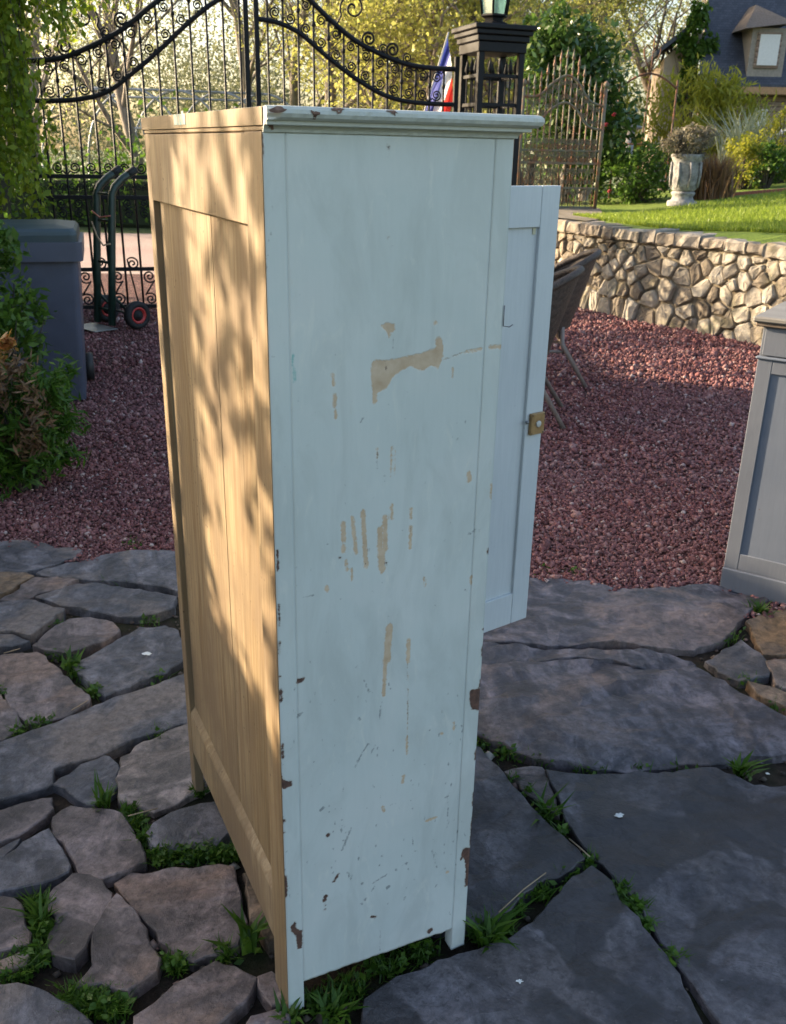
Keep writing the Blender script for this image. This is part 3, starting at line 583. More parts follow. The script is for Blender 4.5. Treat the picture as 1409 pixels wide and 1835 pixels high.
mb = MB(); mb.lathe([(.004, 0), (.006, .006), (.003, .012)], 10, T(DW-.072, -.0005, .905) @ RX(math.pi/2)); mb.build('knob', simple('old_steel', (.25, .25, .25), .4, metal=.8), door)
a_ = simple('masking_tape', (.55, .52, .36), .7)
dpart('tape_scrap', a_, (DW-.092, DW-.080, .0085, .0105, DZ1-.132, DZ1-.114), b=.0003)
mb = MB(); mb.tube([(WD+.001, -.001, 1.435), (WD+.001, -.001, 1.40), (WD+.012, -.003, 1.398), (WD+.018, -.004, 1.402)], .0011, 5); mb.build('wire_hook', simple('wire', (.2, .2, .2), .4, metal=.6), ward)

# ================================================================ TERRACE, LAWN, STONE WALL
WL = [(1.35, 14.2), (1.5, 12.9), (1.7, 11.95), (1.97, 11.29), (2.55, 10.18), (3.1, 9.57), (3.42, 9.0), (3.9, 8.1), (4.7, 6.8), (6.2, 4.6)]
def tz(x, y): return .925+min(.42, .1*max(0, x-3.0))+min(.25, .012*max(0, y-10))+.008*noise.noise((x*.4, y*.4, 0))
def lawnmat():
    a = NT('lawn'); co = a.co(); f = a.noise(co, 40, 6, .7); b = a.noise(co, 1.2, 4)
    c = a.ramp(f, [(.3, (.07, .12, .018)), (.7, (.17, .24, .04))]); c = a.mix(a.ramp(b, [(.4, 0.), (.7, .5)]), c, (.17, .20, .045))
    return a.fin(c, .9, a.bump(f, .8, .03), 0, .2)
M_lawn = lawnmat()
def stonemat(name, c0, c1, c2, moss=.5):
    a = NT(name); co = a.co(); r = a.island() if name == 'x' else a.objrand(); f = a.noise(co, 9, 7, .68); b = a.noise(co, 3, 4)
    c = a.ramp(r, [(0, c0), (.45, c1), (.8, c2), (1, tuple(x*1.15 for x in c2))])
    c = a.mix(.6, c, a.ramp(f, [(.25, .22), (.75, .78)]), 'OVERLAY')
    c = a.mix(a.ramp(a.noise(co, 14, 5, .7), [(.60, 0.), (.70, .55)]), c, (.42, .40, .34))
    c = a.mix(a.ramp(b, [(.52, 0.), (.66, moss)]), c, (.11, .105, .035)); c = a.mix(a.ramp(a.noise(co, 5, 6, .7), [(.35, .6), (.5, 0.)]), c, (.07, .06, .05))
    return a.fin(c, .85, a.bump(f, .9, .02), 0, .25)
M_wstone = stonemat('wall_stone', (.14, .115, .090), (.265, .225, .175), (.37, .335, .28))
M_cap = stonemat('coping_stone', (.17, .145, .115), (.24, .205, .165), (.30, .265, .22))
M_mortar = simple('mortar', (.20, .165, .115), .95, .3, 12, bump=.6)
wl = [Vector(p) for p in WL]; cum = [0]
for i in range(1, len(wl)): cum.append(cum[-1]+(wl[i]-wl[i-1]).length)
def wpos(u, v, o):
    u = max(0, min(cum[-1]-1e-4, u)); i = max(k for k in range(len(cum)-1) if cum[k] <= u); t = (u-cum[i])/(cum[i+1]-cum[i])
    def tn(j): return ((wl[min(j+1, len(wl)-1)]-wl[max(j-1, 0)])).normalized()
    d = tn(i).lerp(tn(i+1), t); nrm = Vector((d.y, -d.x)).normalized()     # points to the yard side
    if nrm.x > 0: nrm = -nrm
    p = wl[i].lerp(wl[i+1], t)+nrm*o; return Vector((p.x, p.y, v))
def wdir(u): return (wpos(u+.01, 0, 0)-wpos(u-.01, 0, 0)).normalized()
# terrace ground (its yard edge lies on the wall)
offs = [.02, .28, .6, 1.1, 1.8, 2.8, 4.2, 6, 8.5, 12, 17, 25, 40, 70]; us = np.linspace(0, cum[-1], 46); V = []
for u in us:
    p = wpos(u, 0, 0)
    for o in offs:
        x, y = p.x+.86*o, p.y+.51*o; V.append((x, y, tz(x, y) if o > .1 else .90))
n1, n2 = len(us), len(offs); F = [(i*n2+j, i*n2+j+1, (i+1)*n2+j+1, (i+1)*n2+j) for i in range(n1-1) for j in range(n2-1)]
mb = MB(); mb.add(V, F, True); mb.build('lawn', M_lawn, kind='structure')
for f_ in bpy.data.objects['lawn'].data.polygons: pass
# stones of the wall: irregular cells over the wall face
wall = empty('stone_wall', (3.1, 9.57, 0), label='low dry stone retaining wall below the lawn with flat coping', cat='wall', kind='thing')
inv = Matrix.Translation((-3.1, -9.57, 0))
mb = MB(); V = []; F = []
for u in us: V += [wpos(u, -.06, 0), wpos(u, .83, 0), wpos(u, .83, -.30), wpos(u, -.06, -.30)]
for i in range(len(us)-1):
    for k in range(4): F.append((i*4+k, (i+1)*4+k, (i+1)*4+(k+1) % 4, i*4+(k+1) % 4))
mb.add([inv @ p for p in V], F); mb.build('mortar_core', M_mortar, wall)
def clip(poly, nx, ny, c):
    out = []
    for i in range(len(poly)):
        a, b = poly[i], poly[(i+1) % len(poly)]; da, db = a[0]*nx+a[1]*ny-c, b[0]*nx+b[1]*ny-c
        if da <= 0: out.append(a)
        if da*db < 0: t = da/(da-db); out.append((a[0]+t*(b[0]-a[0]), a[1]+t*(b[1]-a[1])))
    return out
U0, U1 = 2.0, 8.6; rw = random.Random(21); seeds = []
while len(seeds) < 205:
    c = (rw.uniform(U0, U1), rw.uniform(.0, .80)); dmin = rw.choice((.10, .14, .19))+.05*(1-c[1])
    if all((c[0]-s[0])**2+((c[1]-s[1])*1.05)**2 > dmin**2*rw.uniform(.7, 1.25) for s in seeds) or rw.random() < .0005: seeds.append(c)
    else:
        rw.misses = getattr(rw, 'misses', 0)+1
        if rw.misses > 15000: break
for k, s in enumerate(seeds):
    poly = [(U0-.1, -.04), (U1+.1, -.04), (U1+.1, .80), (U0-.1, .80)]
    for q in seeds:
        if q is s: continue
        nx, ny = q[0]-s[0], q[1]-s[1]
        if nx*nx+ny*ny > .6: continue
        poly = clip(poly, nx, ny, (nx*(q[0]+s[0])+ny*(q[1]+s[1]))/2)
        if not poly: break
    if len(poly) < 3: continue
    cx = sum(p[0] for p in poly)/len(poly); cy = sum(p[1] for p in poly)/len(poly); gap = rw.uniform(.008, .020)
    def shr(p, d):
        L = math.hypot(p[0]-cx, p[1]-cy); f = max(.3, 1-d/max(L, .01)); return (cx+(p[0]-cx)*f, cy+(p[1]-cy)*f)
    # cut the sharpest corners so stones look broken, not like cells
    ring = []
    for i in range(len(poly)):
        a, b, c = poly[i-1], poly[i], poly[(i+1) % len(poly)]; t = rw.uniform(.04, .2)
        ring += [(b[0]+(a[0]-b[0])*t, b[1]+(a[1]-b[1])*t), (b[0]+(c[0]-b[0])*t, b[1]+(c[1]-b[1])*t)]
    out = rw.uniform(.022, .055); tx, ty = rw.uniform(-.25, .25), rw.uniform(-.3, .2); R0 = [shr(p, gap) for p in ring]; R1 = [shr(p, gap+rw.uniform(.006, .016)) for p in ring]; R2 = [shr(p, gap+rw.uniform(.03, .06)) for p in ring]
    def dep(p, o): return o+tx*(p[0]-cx)+ty*(p[1]-cy)+rw.uniform(-.006, .006)
    V = [wpos(p[0], p[1], -.02) for p in R0]+[wpos(p[0], p[1], max(.005, dep(p, out*.6))) for p in R0]+[wpos(p[0], p[1], max(.01, dep(p, out*.92))) for p in R1]+[wpos(p[0], p[1], max(.012, dep(p, out))) for p in R2]+[wpos(cx, cy, out+rw.uniform(0, .012))]
    n = len(ring); F = []
    for a in range(3):
        for i in range(n): F.append((a*n+i, a*n+(i+1) % n, (a+1)*n+(i+1) % n, (a+1)*n+i))
    for i in range(n): F.append((3*n+i, 3*n+(i+1) % n, 4*n))
    mb = MB(); mb.add([inv @ p for p in V], F); o = mb.build('stone', M_wstone, wall)
u = U0
while u < U1:
    wdt = rw.uniform(.18, .42); h0, h1 = .815+rw.uniform(-.012, .008), .925+rw.uniform(-.012, .02); fr, bk = .06+rw.uniform(-.02, .03), -.34+rw.uniform(-.05, .05)
    V = []; pr_ = [(fr-.012, h0), (fr+.004, h0+.02), (fr, h1-.018), (fr-.02, h1), (bk, h1+rw.uniform(-.01, .01)), (bk, h0)]
    cuts = [u+.006, u+.02]+[u+wdt*t for t in (.35, .65)]+[u+wdt-.02, u+wdt-.006]
    for ci, uu_ in enumerate(cuts):
        s_ = .985 if ci in (0, len(cuts)-1) else 1
        for o_, z in pr_: V.append(wpos(uu_, (z-h0)*s_+h0+rw.uniform(-.009, .009), o_*s_+rw.uniform(-.014, .014)))
    n = len(pr_); F = [list(range(n))[::-1], [(len(cuts)-1)*n+k for k in range(n)]]
    for i in range(len(cuts)-1):
        for k in range(n): F.append((i*n+k, i*n+(k+1) % n, (i+1)*n+(k+1) % n, (i+1)*n+k))
    mb = MB(); mb.add([inv @ p for p in V], F); mb.build('coping_stone', M_cap, wall); u += wdt+.004
# paved path at the far end of the wall, in front of the rusty gate
V = [(1.62, 11.9), (2.15, 11.15), (2.5, 11.6), (2.75, 13.4), (1.7, 13.6)]
mb = MB(); mb.add([(x, y, tz(x, y)+.012) for x, y in V], [list(range(5))]); mb.build('terrace_path', M_cap, kind='structure')

# ================================================================ BLACK IRON GATE
def ironmat(name, c, rust=0.):
    a = NT(name); co = a.co(); f = a.noise(co, 30, 6, .7)
    col = a.ramp(f, [(.3, tuple(x*.6 for x in c)), (.7, c)])
    if rust: col = a.mix(a.ramp(a.noise(co, 7, 6, .7), [(.45, 0.), (.62, rust)]), col, (.24, .095, .05))
    return a.fin(col, .55, a.bump(f, .3, .003), 0, .22)
M_iron = ironmat('black_iron', (.011, .0115, .015)); M_rust = ironmat('verdigris_rusty_iron', (.16, .165, .125), .85)
GA = R(15); GP = Vector((-1.53, 10.4, 0))
def catmull(pts, n=8):
    out = []; P = [pts[0]]+list(pts)+[pts[-1]]
    for i in range(1, len(P)-2):
        for k in range(n):
            t = k/n; p0, p1, p2, p3 = [np.array(q, float) for q in P[i-1:i+3]]
            out.append(tuple(.5*((2*p1)+(-p0+p2)*t+(2*p0-5*p1+4*p2-p3)*t*t+(-p0+3*p1-3*p2+p3)*t**3)))
    out.append(tuple(pts[-1])); return out
def spiral(cx, cz, r0, r1, a0, turns, d=1, n=26): return [(cx+(r0+(r1-r0)*t)*math.cos(a0+d*2*math.pi*turns*t), 0, cz+(r0+(r1-r0)*t)*math.sin(a0+d*2*math.pi*turns*t)) for t in np.linspace(0, 1, n)]
def scroll_mesh(name, w, h, kind, rad=.007, mat=None):
    rr_ = min(w*.46, h*.24)
    A = spiral(0, h/2-rr_, rr_*.12, rr_, 1.2, 1.7, 1, 30)
    if kind == 'S': B = [(-x, y, -z) for x, y, z in A][::-1]
    else: B = [(x, y, -z) for x, y, z in A][::-1]
    mb = MB(); mb.tube(A+B, rad, 5); return mb.mesh(name, mat or M_iron)
SB = scroll_mesh('scroll', .145, .37, 'S', .009); SBm = scroll_mesh('scroll', -.145, .37, 'S', .009)
SC2 = scroll_mesh('scroll', .14, .19, 'C', .0075); SH = scroll_mesh('scroll', .14, .20, 'S', .008)
mb = MB(); mb.tube(spiral(0, 0, .01, .055, 0, 1.9, 1, 30)+[(.07, 0, -.06)], .008, 5); CURL = mb.mesh('curl', M_iron)
mb = MB(); mb.tube(spiral(0, 0, .01, .14, .5, 1.6, 1, 40)+[(-.05, 0, -.22), (.05, 0, -.30)], .011, 6); BIGCURL = mb.mesh('curl', M_iron)
mb = MB(); mb.lathe([(.010, -.03), (.018, -.012), (.020, 0), (.018, .012), (.010, .03)], 8); COLLAR = mb.mesh('collar', M_iron)
def gate_leaf(label, outer, inner, bars, s_lo, s_hi):
    e = empty('iron_gate_leaf', GP, GA, label=label, cat='gate', group='leaves of the black entrance gate')
    fo = lambda s: float(np.interp(s, [p[0] for p in outer], [p[1] for p in outer])); fi = lambda s: float(np.interp(s, [p[0] for p in inner], [p[1] for p in inner]))
    for nm, pts, rd in (('outer_band', outer, .026), ('inner_band', inner, .024)):
        mb = MB(); mb.tube([(s, 0, z) for s, z in pts], rd, 6); mb.build(nm, M_iron, e)
    for z in (.05, .44, 1.16, 1.36):
        mb = MB(); mb.bbox(s_lo, s_hi, -.012, .012, z-.02, z+.02, .003); mb.build('rail', M_iron, e)
    for s in (s_lo, s_hi):
        mb = MB(); zt = fo(s)+.12 if abs(s) > 1 else 3.75; mb.bbox(s-.024, s+.024, -.024, .024, .02, zt, .004); mb.build('stile', M_iron, e)
    for s in bars:
        mb = MB(); mb.tube([(s, 0, .04), (s, 0, fo(s))], .0118, 6); mb.lathe([(.010, -.03), (.02, -.01), (.02, .01), (.010, .03)], 8, T(s, 0, (fo(s)+fi(s))/2)); mb.build('bar', M_iron, e)
    for i in range(len(bars)-1):
        s = (bars[i]+bars[i+1])/2; inst('scroll', SB if i % 2 else SBm, e, T(s, 0, .245)); inst('scroll', SC2, e, T(s, 0, 1.26) @ RY(math.pi/2) @ Matrix.Scale(.8, 4)); inst('scroll', SH, e, T(s, 0, 1.05) @ Matrix.Scale(-1 if i % 2 else 1, 4, (1, 0, 0)))
        inst('curl', CURL, e, T(s, 0, 1.445) @ Matrix.Scale(-1 if i % 2 else 1, 4, (1, 0, 0)))
        gap = fo(s)-fi(s); sl = math.atan2(fo(bars[i+1])-fo(bars[i]), bars[i+1]-bars[i])
        inst('curl', CURL, e, T(s, 0, fi(s)+.085) @ RY(-sl) @ Matrix.Scale(-1 if i % 2 else 1, 4, (1, 0, 0))); inst('curl', CURL, e, T(s, 0, fo(s)-.085) @ RY(math.pi-sl) @ Matrix.Scale(-1 if i % 2 else 1, 4, (1, 0, 0)))
        if i % 2 == 0:
            mb = MB(); mb.tube([(bars[i], 0, fi(bars[i])+.06), (bars[i+1], 0, fo(bars[i+1])-.06)], .005, 4); mb.build('diagonal_rod', M_iron, e)
    return e, fo
Lo = catmull([(-2.2, 2.40), (-1.89, 2.43), (-1.63, 2.52), (-1.27, 2.70), (-.96, 2.93), (-.5, 3.25), (-.06, 3.5)]); Li = catmull([(-2.2, 2.05), (-1.77, 2.07), (-1.45, 2.15), (-1.17, 2.34), (-.88, 2.57), (-.6, 2.81), (-.32, 3.01), (-.06, 3.10)])
Ro = catmull([(.06, 3.5), (.3, 3.31), (.61, 3.06), (.86, 2.86), (1.15, 2.68), (1.58, 2.53), (1.89, 2.49), (2.2, 2.49)]); Ri = catmull([(.06, 2.87), (.29, 2.84), (.51, 2.75), (.8, 2.54), (1.1, 2.35), (1.4, 2.21), (1.71, 2.15), (2.2, 2.14)])
LL, lfo = gate_leaf('left leaf of the black wrought iron gate behind the hand truck', Lo, Li, [-2.06+.1625*k for k in range(13)], -2.19, -.045)
RL, rfo = gate_leaf('right leaf of the black wrought iron gate joining the lantern pillar', Ro, Ri, [.17+.1567*k for k in range(13)], .06, 2.19)
for e, fo, ss, sg in ((RL, rfo, (.62, 1.0), 1), (LL, lfo, (-1.55, -.75), -1)):
    for s in ss: inst('curl', BIGCURL, e, T(s+.05*sg, 0, fo(s)+.25) @ RY(.6*sg) @ Matrix.Scale(sg, 4, (1, 0, 0)))
    for s in ((1.22, 1.48) if sg > 0 else (-1.25, -1.8)):
        inst('curl', CURL, e, T(s, 0, fo(s)+.085) @ RY(.3*sg) @ Matrix.Scale(1.5, 4)); inst('curl', CURL, e, T(s+.16*sg, 0, fo(s+.16*sg)+.06) @ RY(.3*sg))

# ---- openwork pillar with its lantern
P0 = atY(857, 200, 10.72); PA = R(19); PS = .46
pil = empty('iron_pillar', (P0.x, P0.y, 0), PA, label='square black openwork iron gate pillar with moulded cap beside the flag', cat='pillar')
for x in (0, PS):
    for y in (0, PS): mb = MB(); mb.bbox(x-.032, x+.032, y-.032, y+.032, -.02, 2.64, .004); mb.build('corner_post', M_iron, pil)
for z in (.1, .95, 1.6, 2.14, 2.42):
    for q in ((0, PS, -.015, .015), (0, PS, PS-.015, PS+.015), (-.015, .015, .033, PS-.033), (PS-.015, PS+.015, .033, PS-.033)):
        mb = MB(); mb.bbox(q[0], q[1], q[2], q[3], z-.018, z+.018, .003); mb.build('cross_rail', M_iron, pil)
for k in (1, 2, 3):
    for q in ((PS*k/4, 0), (PS*k/4, PS), (0, PS*k/4), (PS, PS*k/4)):
        mb = MB(); mb.tube([(q[0], q[1], .08), (q[0], q[1], 2.46)], .010, 6); mb.lathe([(.010, 2.44), (.030, 2.48), (.012, 2.56), (.001, 2.60)], 6, T(q[0], q[1], 0)); mb.build('spear_bar', M_iron, pil)
mb = MB()
for a, z0, z1 in ((.045, 2.64, 2.74), (.065, 2.742, 2.80), (.09, 2.802, 2.85), (.115, 2.852, 2.90)): mb.bbox(-a, PS+a, -a, PS+a, z0, z1, .008)
mb.build('moulded_cap', M_iron, pil)
ctr = Matrix.Translation((P0.x, P0.y, 0)) @ RZ(PA) @ Vector((PS/2, PS/2, 2.902))
lan = empty('lantern', ctr, PA, label='black hexagonal glass lantern standing on the gate pillar', cat='lantern')
mb = MB(); mb.lathe([(.16, 0), (.17, .03), (.10, .05), (.11, .08), (.15, .10), (.15, .115)], 6, smooth=False); mb.build('lantern_base', M_iron, lan)
a_ = NT('lantern_glass'); a_.b.inputs['Transmission Weight'].default_value = .85; a_.fin((.55, .75, .70), .25)
for k in range(6):
    a0, a1 = 2*math.pi*k/6, 2*math.pi*(k+1)/6
    mb = MB(); mb.tube([(.14*math.cos(a0), .14*math.sin(a0), .11), (.21*math.cos(a0), .21*math.sin(a0), .55)], .012, 5); mb.build('lantern_bar', M_iron, lan)
    mb = MB(); mb.add([(r_*math.cos(q), r_*math.sin(q), z) for q in (a0, a1) for r_, z in ((.134, .12), (.2, .54), (.197, .54), (.131, .12))], [(0, 1, 5, 4), (1, 2, 6, 5), (2, 3, 7, 6), (3, 0, 4, 7), (0, 3, 2, 1), (4, 5, 6, 7)]); mb.build('pane', a_.m, lan)
mb = MB(); mb.lathe([(.23, .55), (.24, .57), (.12, .68), (.05, .72), (.05, .78), (.01, .84)], 6, smooth=False); mb.build('lantern_roof', M_iron, lan)

# ---- rusty ornate gate leaf behind the wall
e = empty('rusty_gate', (1.60, 13.15, .94), R(5), label='rusty green ornate iron gate leaf with wavy top standing open by the laurel', cat='gate'); e.scale = (.86, .86, .82); GW = 1.22
b1 = catmull([(0, 1.72), (.22, 1.74), (.42, 1.92), (.62, 2.03), (.80, 1.94), (1.0, 1.68), (1.22, 1.60)]); b2 = catmull([(0, 1.34), (.22, 1.36), (.42, 1.54), (.62, 1.64), (.80, 1.55), (1.0, 1.31), (1.22, 1.25)])
f1 = lambda s: float(np.interp(s, [p[0] for p in b1], [p[1] for p in b1])); f2 = lambda s: float(np.interp(s, [p[0] for p in b2], [p[1] for p in b2]))
for pts in (b1, b2): mb = MB(); mb.tube([(s, 0, z) for s, z in pts], .020, 6); mb.build('wavy_band', M_rust, e)
for z in (.06, .36, .74, .93): mb = MB(); mb.bbox(0, GW, -.014, .014, z-.017, z+.017, .003); mb.build('rail', M_rust, e)
for s in (-.02, GW+.02): mb = MB(); mb.tube([(s, 0, 0), (s, 0, 1.86)], .028, 8); mb.lathe([(.02, 1.86), (.045, 1.89), (.045, 1.93), (.01, 1.97)], 8, T(s, 0, 0)); mb.build('post', M_rust, e)
for k in range(13):
    s = GW*(k+.5)/13; zt = f1(s)+.22+.08*math.exp(-((s-.6)/.3)**2)
    mb = MB(); mb.tube([(s, 0, .04), (s, 0, zt)], .0115, 6); mb.lathe([(.012, zt-.05), (.026, zt-.03), (.016, zt+.02), (.001, zt+.12)], 6, T(s, 0, 0)); mb.lathe([(.012, -.03), (.024, 0), (.012, .03)], 6, T(s, 0, f1(s)+.12)); mb.build('spear_bar', M_rust, e)
RS = scroll_mesh('scroll', .085, .26, 'S', .0075, M_rust); RS2 = scroll_mesh('scroll', .085, .17, 'C', .0075, M_rust); RS3 = scroll_mesh('scroll', .085, .30, 'S', .0075, M_rust)
for k in range(12):
    s = GW*(k+1)/13; sg = Matrix.Scale(-1 if k % 2 else 1, 4, (1, 0, 0))
    inst('scroll', RS, e, T(s, 0, .21) @ sg); inst('scroll', RS2, e, T(s, 0, .835) @ sg); inst('scroll', RS2, e, T(s, 0, 1.03) @ sg); inst('scroll', RS3, e, T(s, 0, (f1(s)+f2(s))/2) @ sg); inst('scroll', RS, e, T(s, 0, .54) @ sg)

# ---- flag on a leaning pole beyond the gate
pt, pb = atY(803, 62, 13.6), atY(760, 200, 13.6); d_ = (pt-pb); base_ = pb-d_*(pb.z/d_.z)
fl = empty('flag', base_, label='drooping blue white and red flag on a leaning pole by the pillar', cat='flag')
mb = MB(); mb.tube([(0, 0, -.05), tuple(pt+d_*.03-base_)], .013, 8); mb.build('pole', simple('pole_wood', (.45, .42, .38), .5), fl)
for k, (nm, c) in enumerate((('blue_band', (.035, .05, .26)), ('white_band', (.78, .78, .78)), ('red_band', (.60, .045, .035)))):
    V = []; nu, nv = 9, 14
    for i in range(nu+1):
        uu_ = (k+i/nu)/3
        for j in range(nv+1):
            v = j/nv; p = pt.lerp(pb, v*(1-.25*uu_)+.02); p = p+Vector((.115*uu_**.85, .10*math.sin(uu_*9+v*3)+.05*math.sin(v*8), -.62*uu_-.15*uu_*uu_)); V.append(tuple(p-base_))
    F = [(i*(nv+1)+j, (i+1)*(nv+1)+j, (i+1)*(nv+1)+j+1, i*(nv+1)+j+1) for i in range(nu) for j in range(nv)]
    mb = MB(); mb.add(V, F, True); a_ = NT('flag_'+nm); a_.fin(c, .8); tr = a_.n('ShaderNodeBsdfTranslucent'); tr.inputs[0].default_value = c+(1,); ms = a_.n('ShaderNodeMixShader'); ms.inputs[0].default_value = .4
    a_.l(a_.b.outputs[0], ms.inputs[1]); a_.l(tr.outputs[0], ms.inputs[2]); a_.l(ms.outputs[0], a_.out.inputs[0])
    mb.build(nm, a_.m, fl)

# ================================================================ WHEELED BIN
binM = simple('bin_plastic', (.060, .070, .105), .45, .10, 8, bump=.08); binD = simple('bin_rim_teal', (.020, .040, .050), .45, .1, 8)
bx, by = -2.51, 6.50
bn = empty('wheeled_bin', (bx, by, 0), R(17), label='dark blue grey wheeled rubbish bin with low domed teal lid behind the left shrub', cat='bin')
def frustum(x0, x1, y0, y1, z0, X0, X1, Y0, Y1, z1, r=.04, nseg=5):
    def rr_(a, b, c, d, z):
        out = []
        for cx, cy, a0 in ((b-r, d-r, 0), (a+r, d-r, 90), (a+r, c+r, 180), (b-r, c+r, 270)):
            for k in range(nseg+1): q = R(a0+90*k/nseg); out.append((cx+r*math.cos(q), cy+r*math.sin(q), z))
        return out
    return rr_(x0, x1, y0, y1, z0), rr_(X0, X1, Y0, Y1, z1)
def loft(mb, rings, closed=True, capa=True, capb=True):
    n = len(rings[0]); V = [p for r_ in rings for p in r_]; F = []
    for i in range(len(rings)-1):
        for k in range(n): F.append((i*n+k, i*n+(k+1) % n, (i+1)*n+(k+1) % n, (i+1)*n+k))
    if capa: F.append(list(range(n))[::-1])
    if capb: F.append([(len(rings)-1)*n+k for k in range(n)])
    mb.add(V, F)
mb = MB(); a, b = frustum(-.27, .27, -.28, .28, 0, -.315, .315, -.36, .36, .99); c, _ = frustum(-.30, .30, -.345, .345, .99, 0, 0, 0, 0, 0); d, _ = frustum(-.26, .26, -.27, .27, .06, 0, 0, 0, 0, 0)
loft(mb, [a, b, c, d]); mb.build('body', binM, bn)
mb = MB(); a, b = frustum(-.345, .345, -.40, .40, .955, -.350, .350, -.405, .405, 1.075); c, d = frustum(-.318, .318, -.365, .365, 1.075, -.317, .317, -.364, .364, .955); loft(mb, [a, b, c, d, a], capa=False, capb=False); mb.build('rim', binM, bn)
def fr1(k, z): return frustum(-.325*k, .325*k, -.38*k, .38*k, z, 0, 0, 0, 0, 0, r=.05*k)[0]
mb = MB(); loft(mb, [fr1(1, 1.072), fr1(1.0, 1.118), fr1(.985, 1.140), fr1(.93, 1.158), fr1(.6, 1.176), fr1(.1, 1.182)]); mb.build('lid', binD, bn)
mb = MB(); mb.tube([(-.24, .40, 1.06), (-.24, .46, 1.05), (.24, .46, 1.05), (.24, .40, 1.06)], .018, 8); mb.build('handle', binM, bn)
for sx in (-1, 1): mb = MB(); mb.lathe([(.03, -.03), (.10, -.028), (.105, 0), (.10, .028), (.03, .03)], 20, T(sx*.30, .33, .105) @ RY(math.pi/2)); mb.build('wheel', simple('bin_wheel', (.02, .02, .02), .6), bn)

# ================================================================ HAND TRUCK
grn = simple('truck_green', (.010, .030, .022), .45, .2, 20); rub = simple('rubber', (.012, .012, .013), .75, .2, 30); redp = simple('rim_red', (.45, .035, .03), .4)
tr0 = g(187, 588); TB = empty('hand_truck', (tr0.x, tr0.y+.02, 0), R(-42), label='dark green hand truck with a red rimmed wheel leaning by the gate', cat='hand truck')
lean = .10
def tp(x, z, y=0): return (x, y+lean*z, z)
for x in (-.13, .13):
    mb = MB(); mb.tube([tp(x, .04), tp(x, .6), tp(x, 1.24), tp(x, 1.30, .03), tp(x, 1.37, .11), tp(x, 1.45, .24)], .036, 8); mb.build('frame_rail', grn, TB)
    mb = MB(); mb.tube([tp(x, 1.41, .17), tp(x, 1.455, .25)], .037, 10); mb.build('hand_grip', rub, TB)
for z in (.18, .62, 1.0, 1.24): mb = MB(); mb.tube([tp(-.13, z), tp(.13, z)], .014, 6); mb.build('crossbar', grn, TB)
mb = MB(); mb.bbox(-.22, .22, -.24, .01, .012, .022, .003); mb.build('toe_plate', simple('worn_steel', (.28, .28, .27), .45, metal=.6), TB)
for x in (-.13, .13): mb = MB(); mb.tube([(x, .03, .34), (x, .20, .14)], .013, 6); mb.build('axle_bracket', grn, TB)
mb = MB(); mb.tube([(-.30, .20, .135), (.30, .20, .135)], .012, 8); mb.build('axle', grn, TB)
for sx in (-1, 1):
    wh = empty('wheel'); wh.parent = TB; wh.matrix_local = T(sx*.27, .20, .135) @ RY(math.pi/2)
    mb = MB(); prof = [(.078, -.035), (.105, -.042), (.128, -.032), (.135, -.012), (.135, .012), (.128, .032), (.105, .042), (.078, .035)]; V = []; 
    n = 28
    for r_, z in prof:
        for k in range(n): V.append((r_*math.cos(2*math.pi*k/n), r_*math.sin(2*math.pi*k/n), z))
    F = [(i*n+k, i*n+(k+1) % n, ((i+1) % len(prof))*n+(k+1) % n, ((i+1) % len(prof))*n+k) for i in range(len(prof)) for k in range(n)]
    mb.add(V, F, True); mb.build('tyre', rub, wh)
    mb = MB(); mb.lathe([(.02, -.020), (.058, -.018), (.064, -.036), (.079, -.037), (.079, .037), (.064, .036), (.058, .018), (.02, .020)], 24); mb.build('rim', redp, wh)
    mb = MB(); mb.lathe([(.022, -.048), (.030, -.03), (.054, -.0225), (.054, .0225), (.030, .03), (.022, .048)], 16); mb.build('hub', rub, wh)
mb = MB(); rope = simple('bungee_red', (.38, .12, .09), .7); mb.tube([tp(-.16, 1.08, -.035), tp(0, 1.03, -.05), tp(.16, 1.05, -.035)], .007, 6); mb.build('cord', rope, TB)
mb = MB(); mb.tube([tp(-.16, .98, -.035), tp(-.05, .86, -.05), tp(.06, .78, -.05), tp(.16, .80, -.035)], .008, 6); mb.build('cord', simple('rope_tan', (.40, .30, .20), .8), TB)

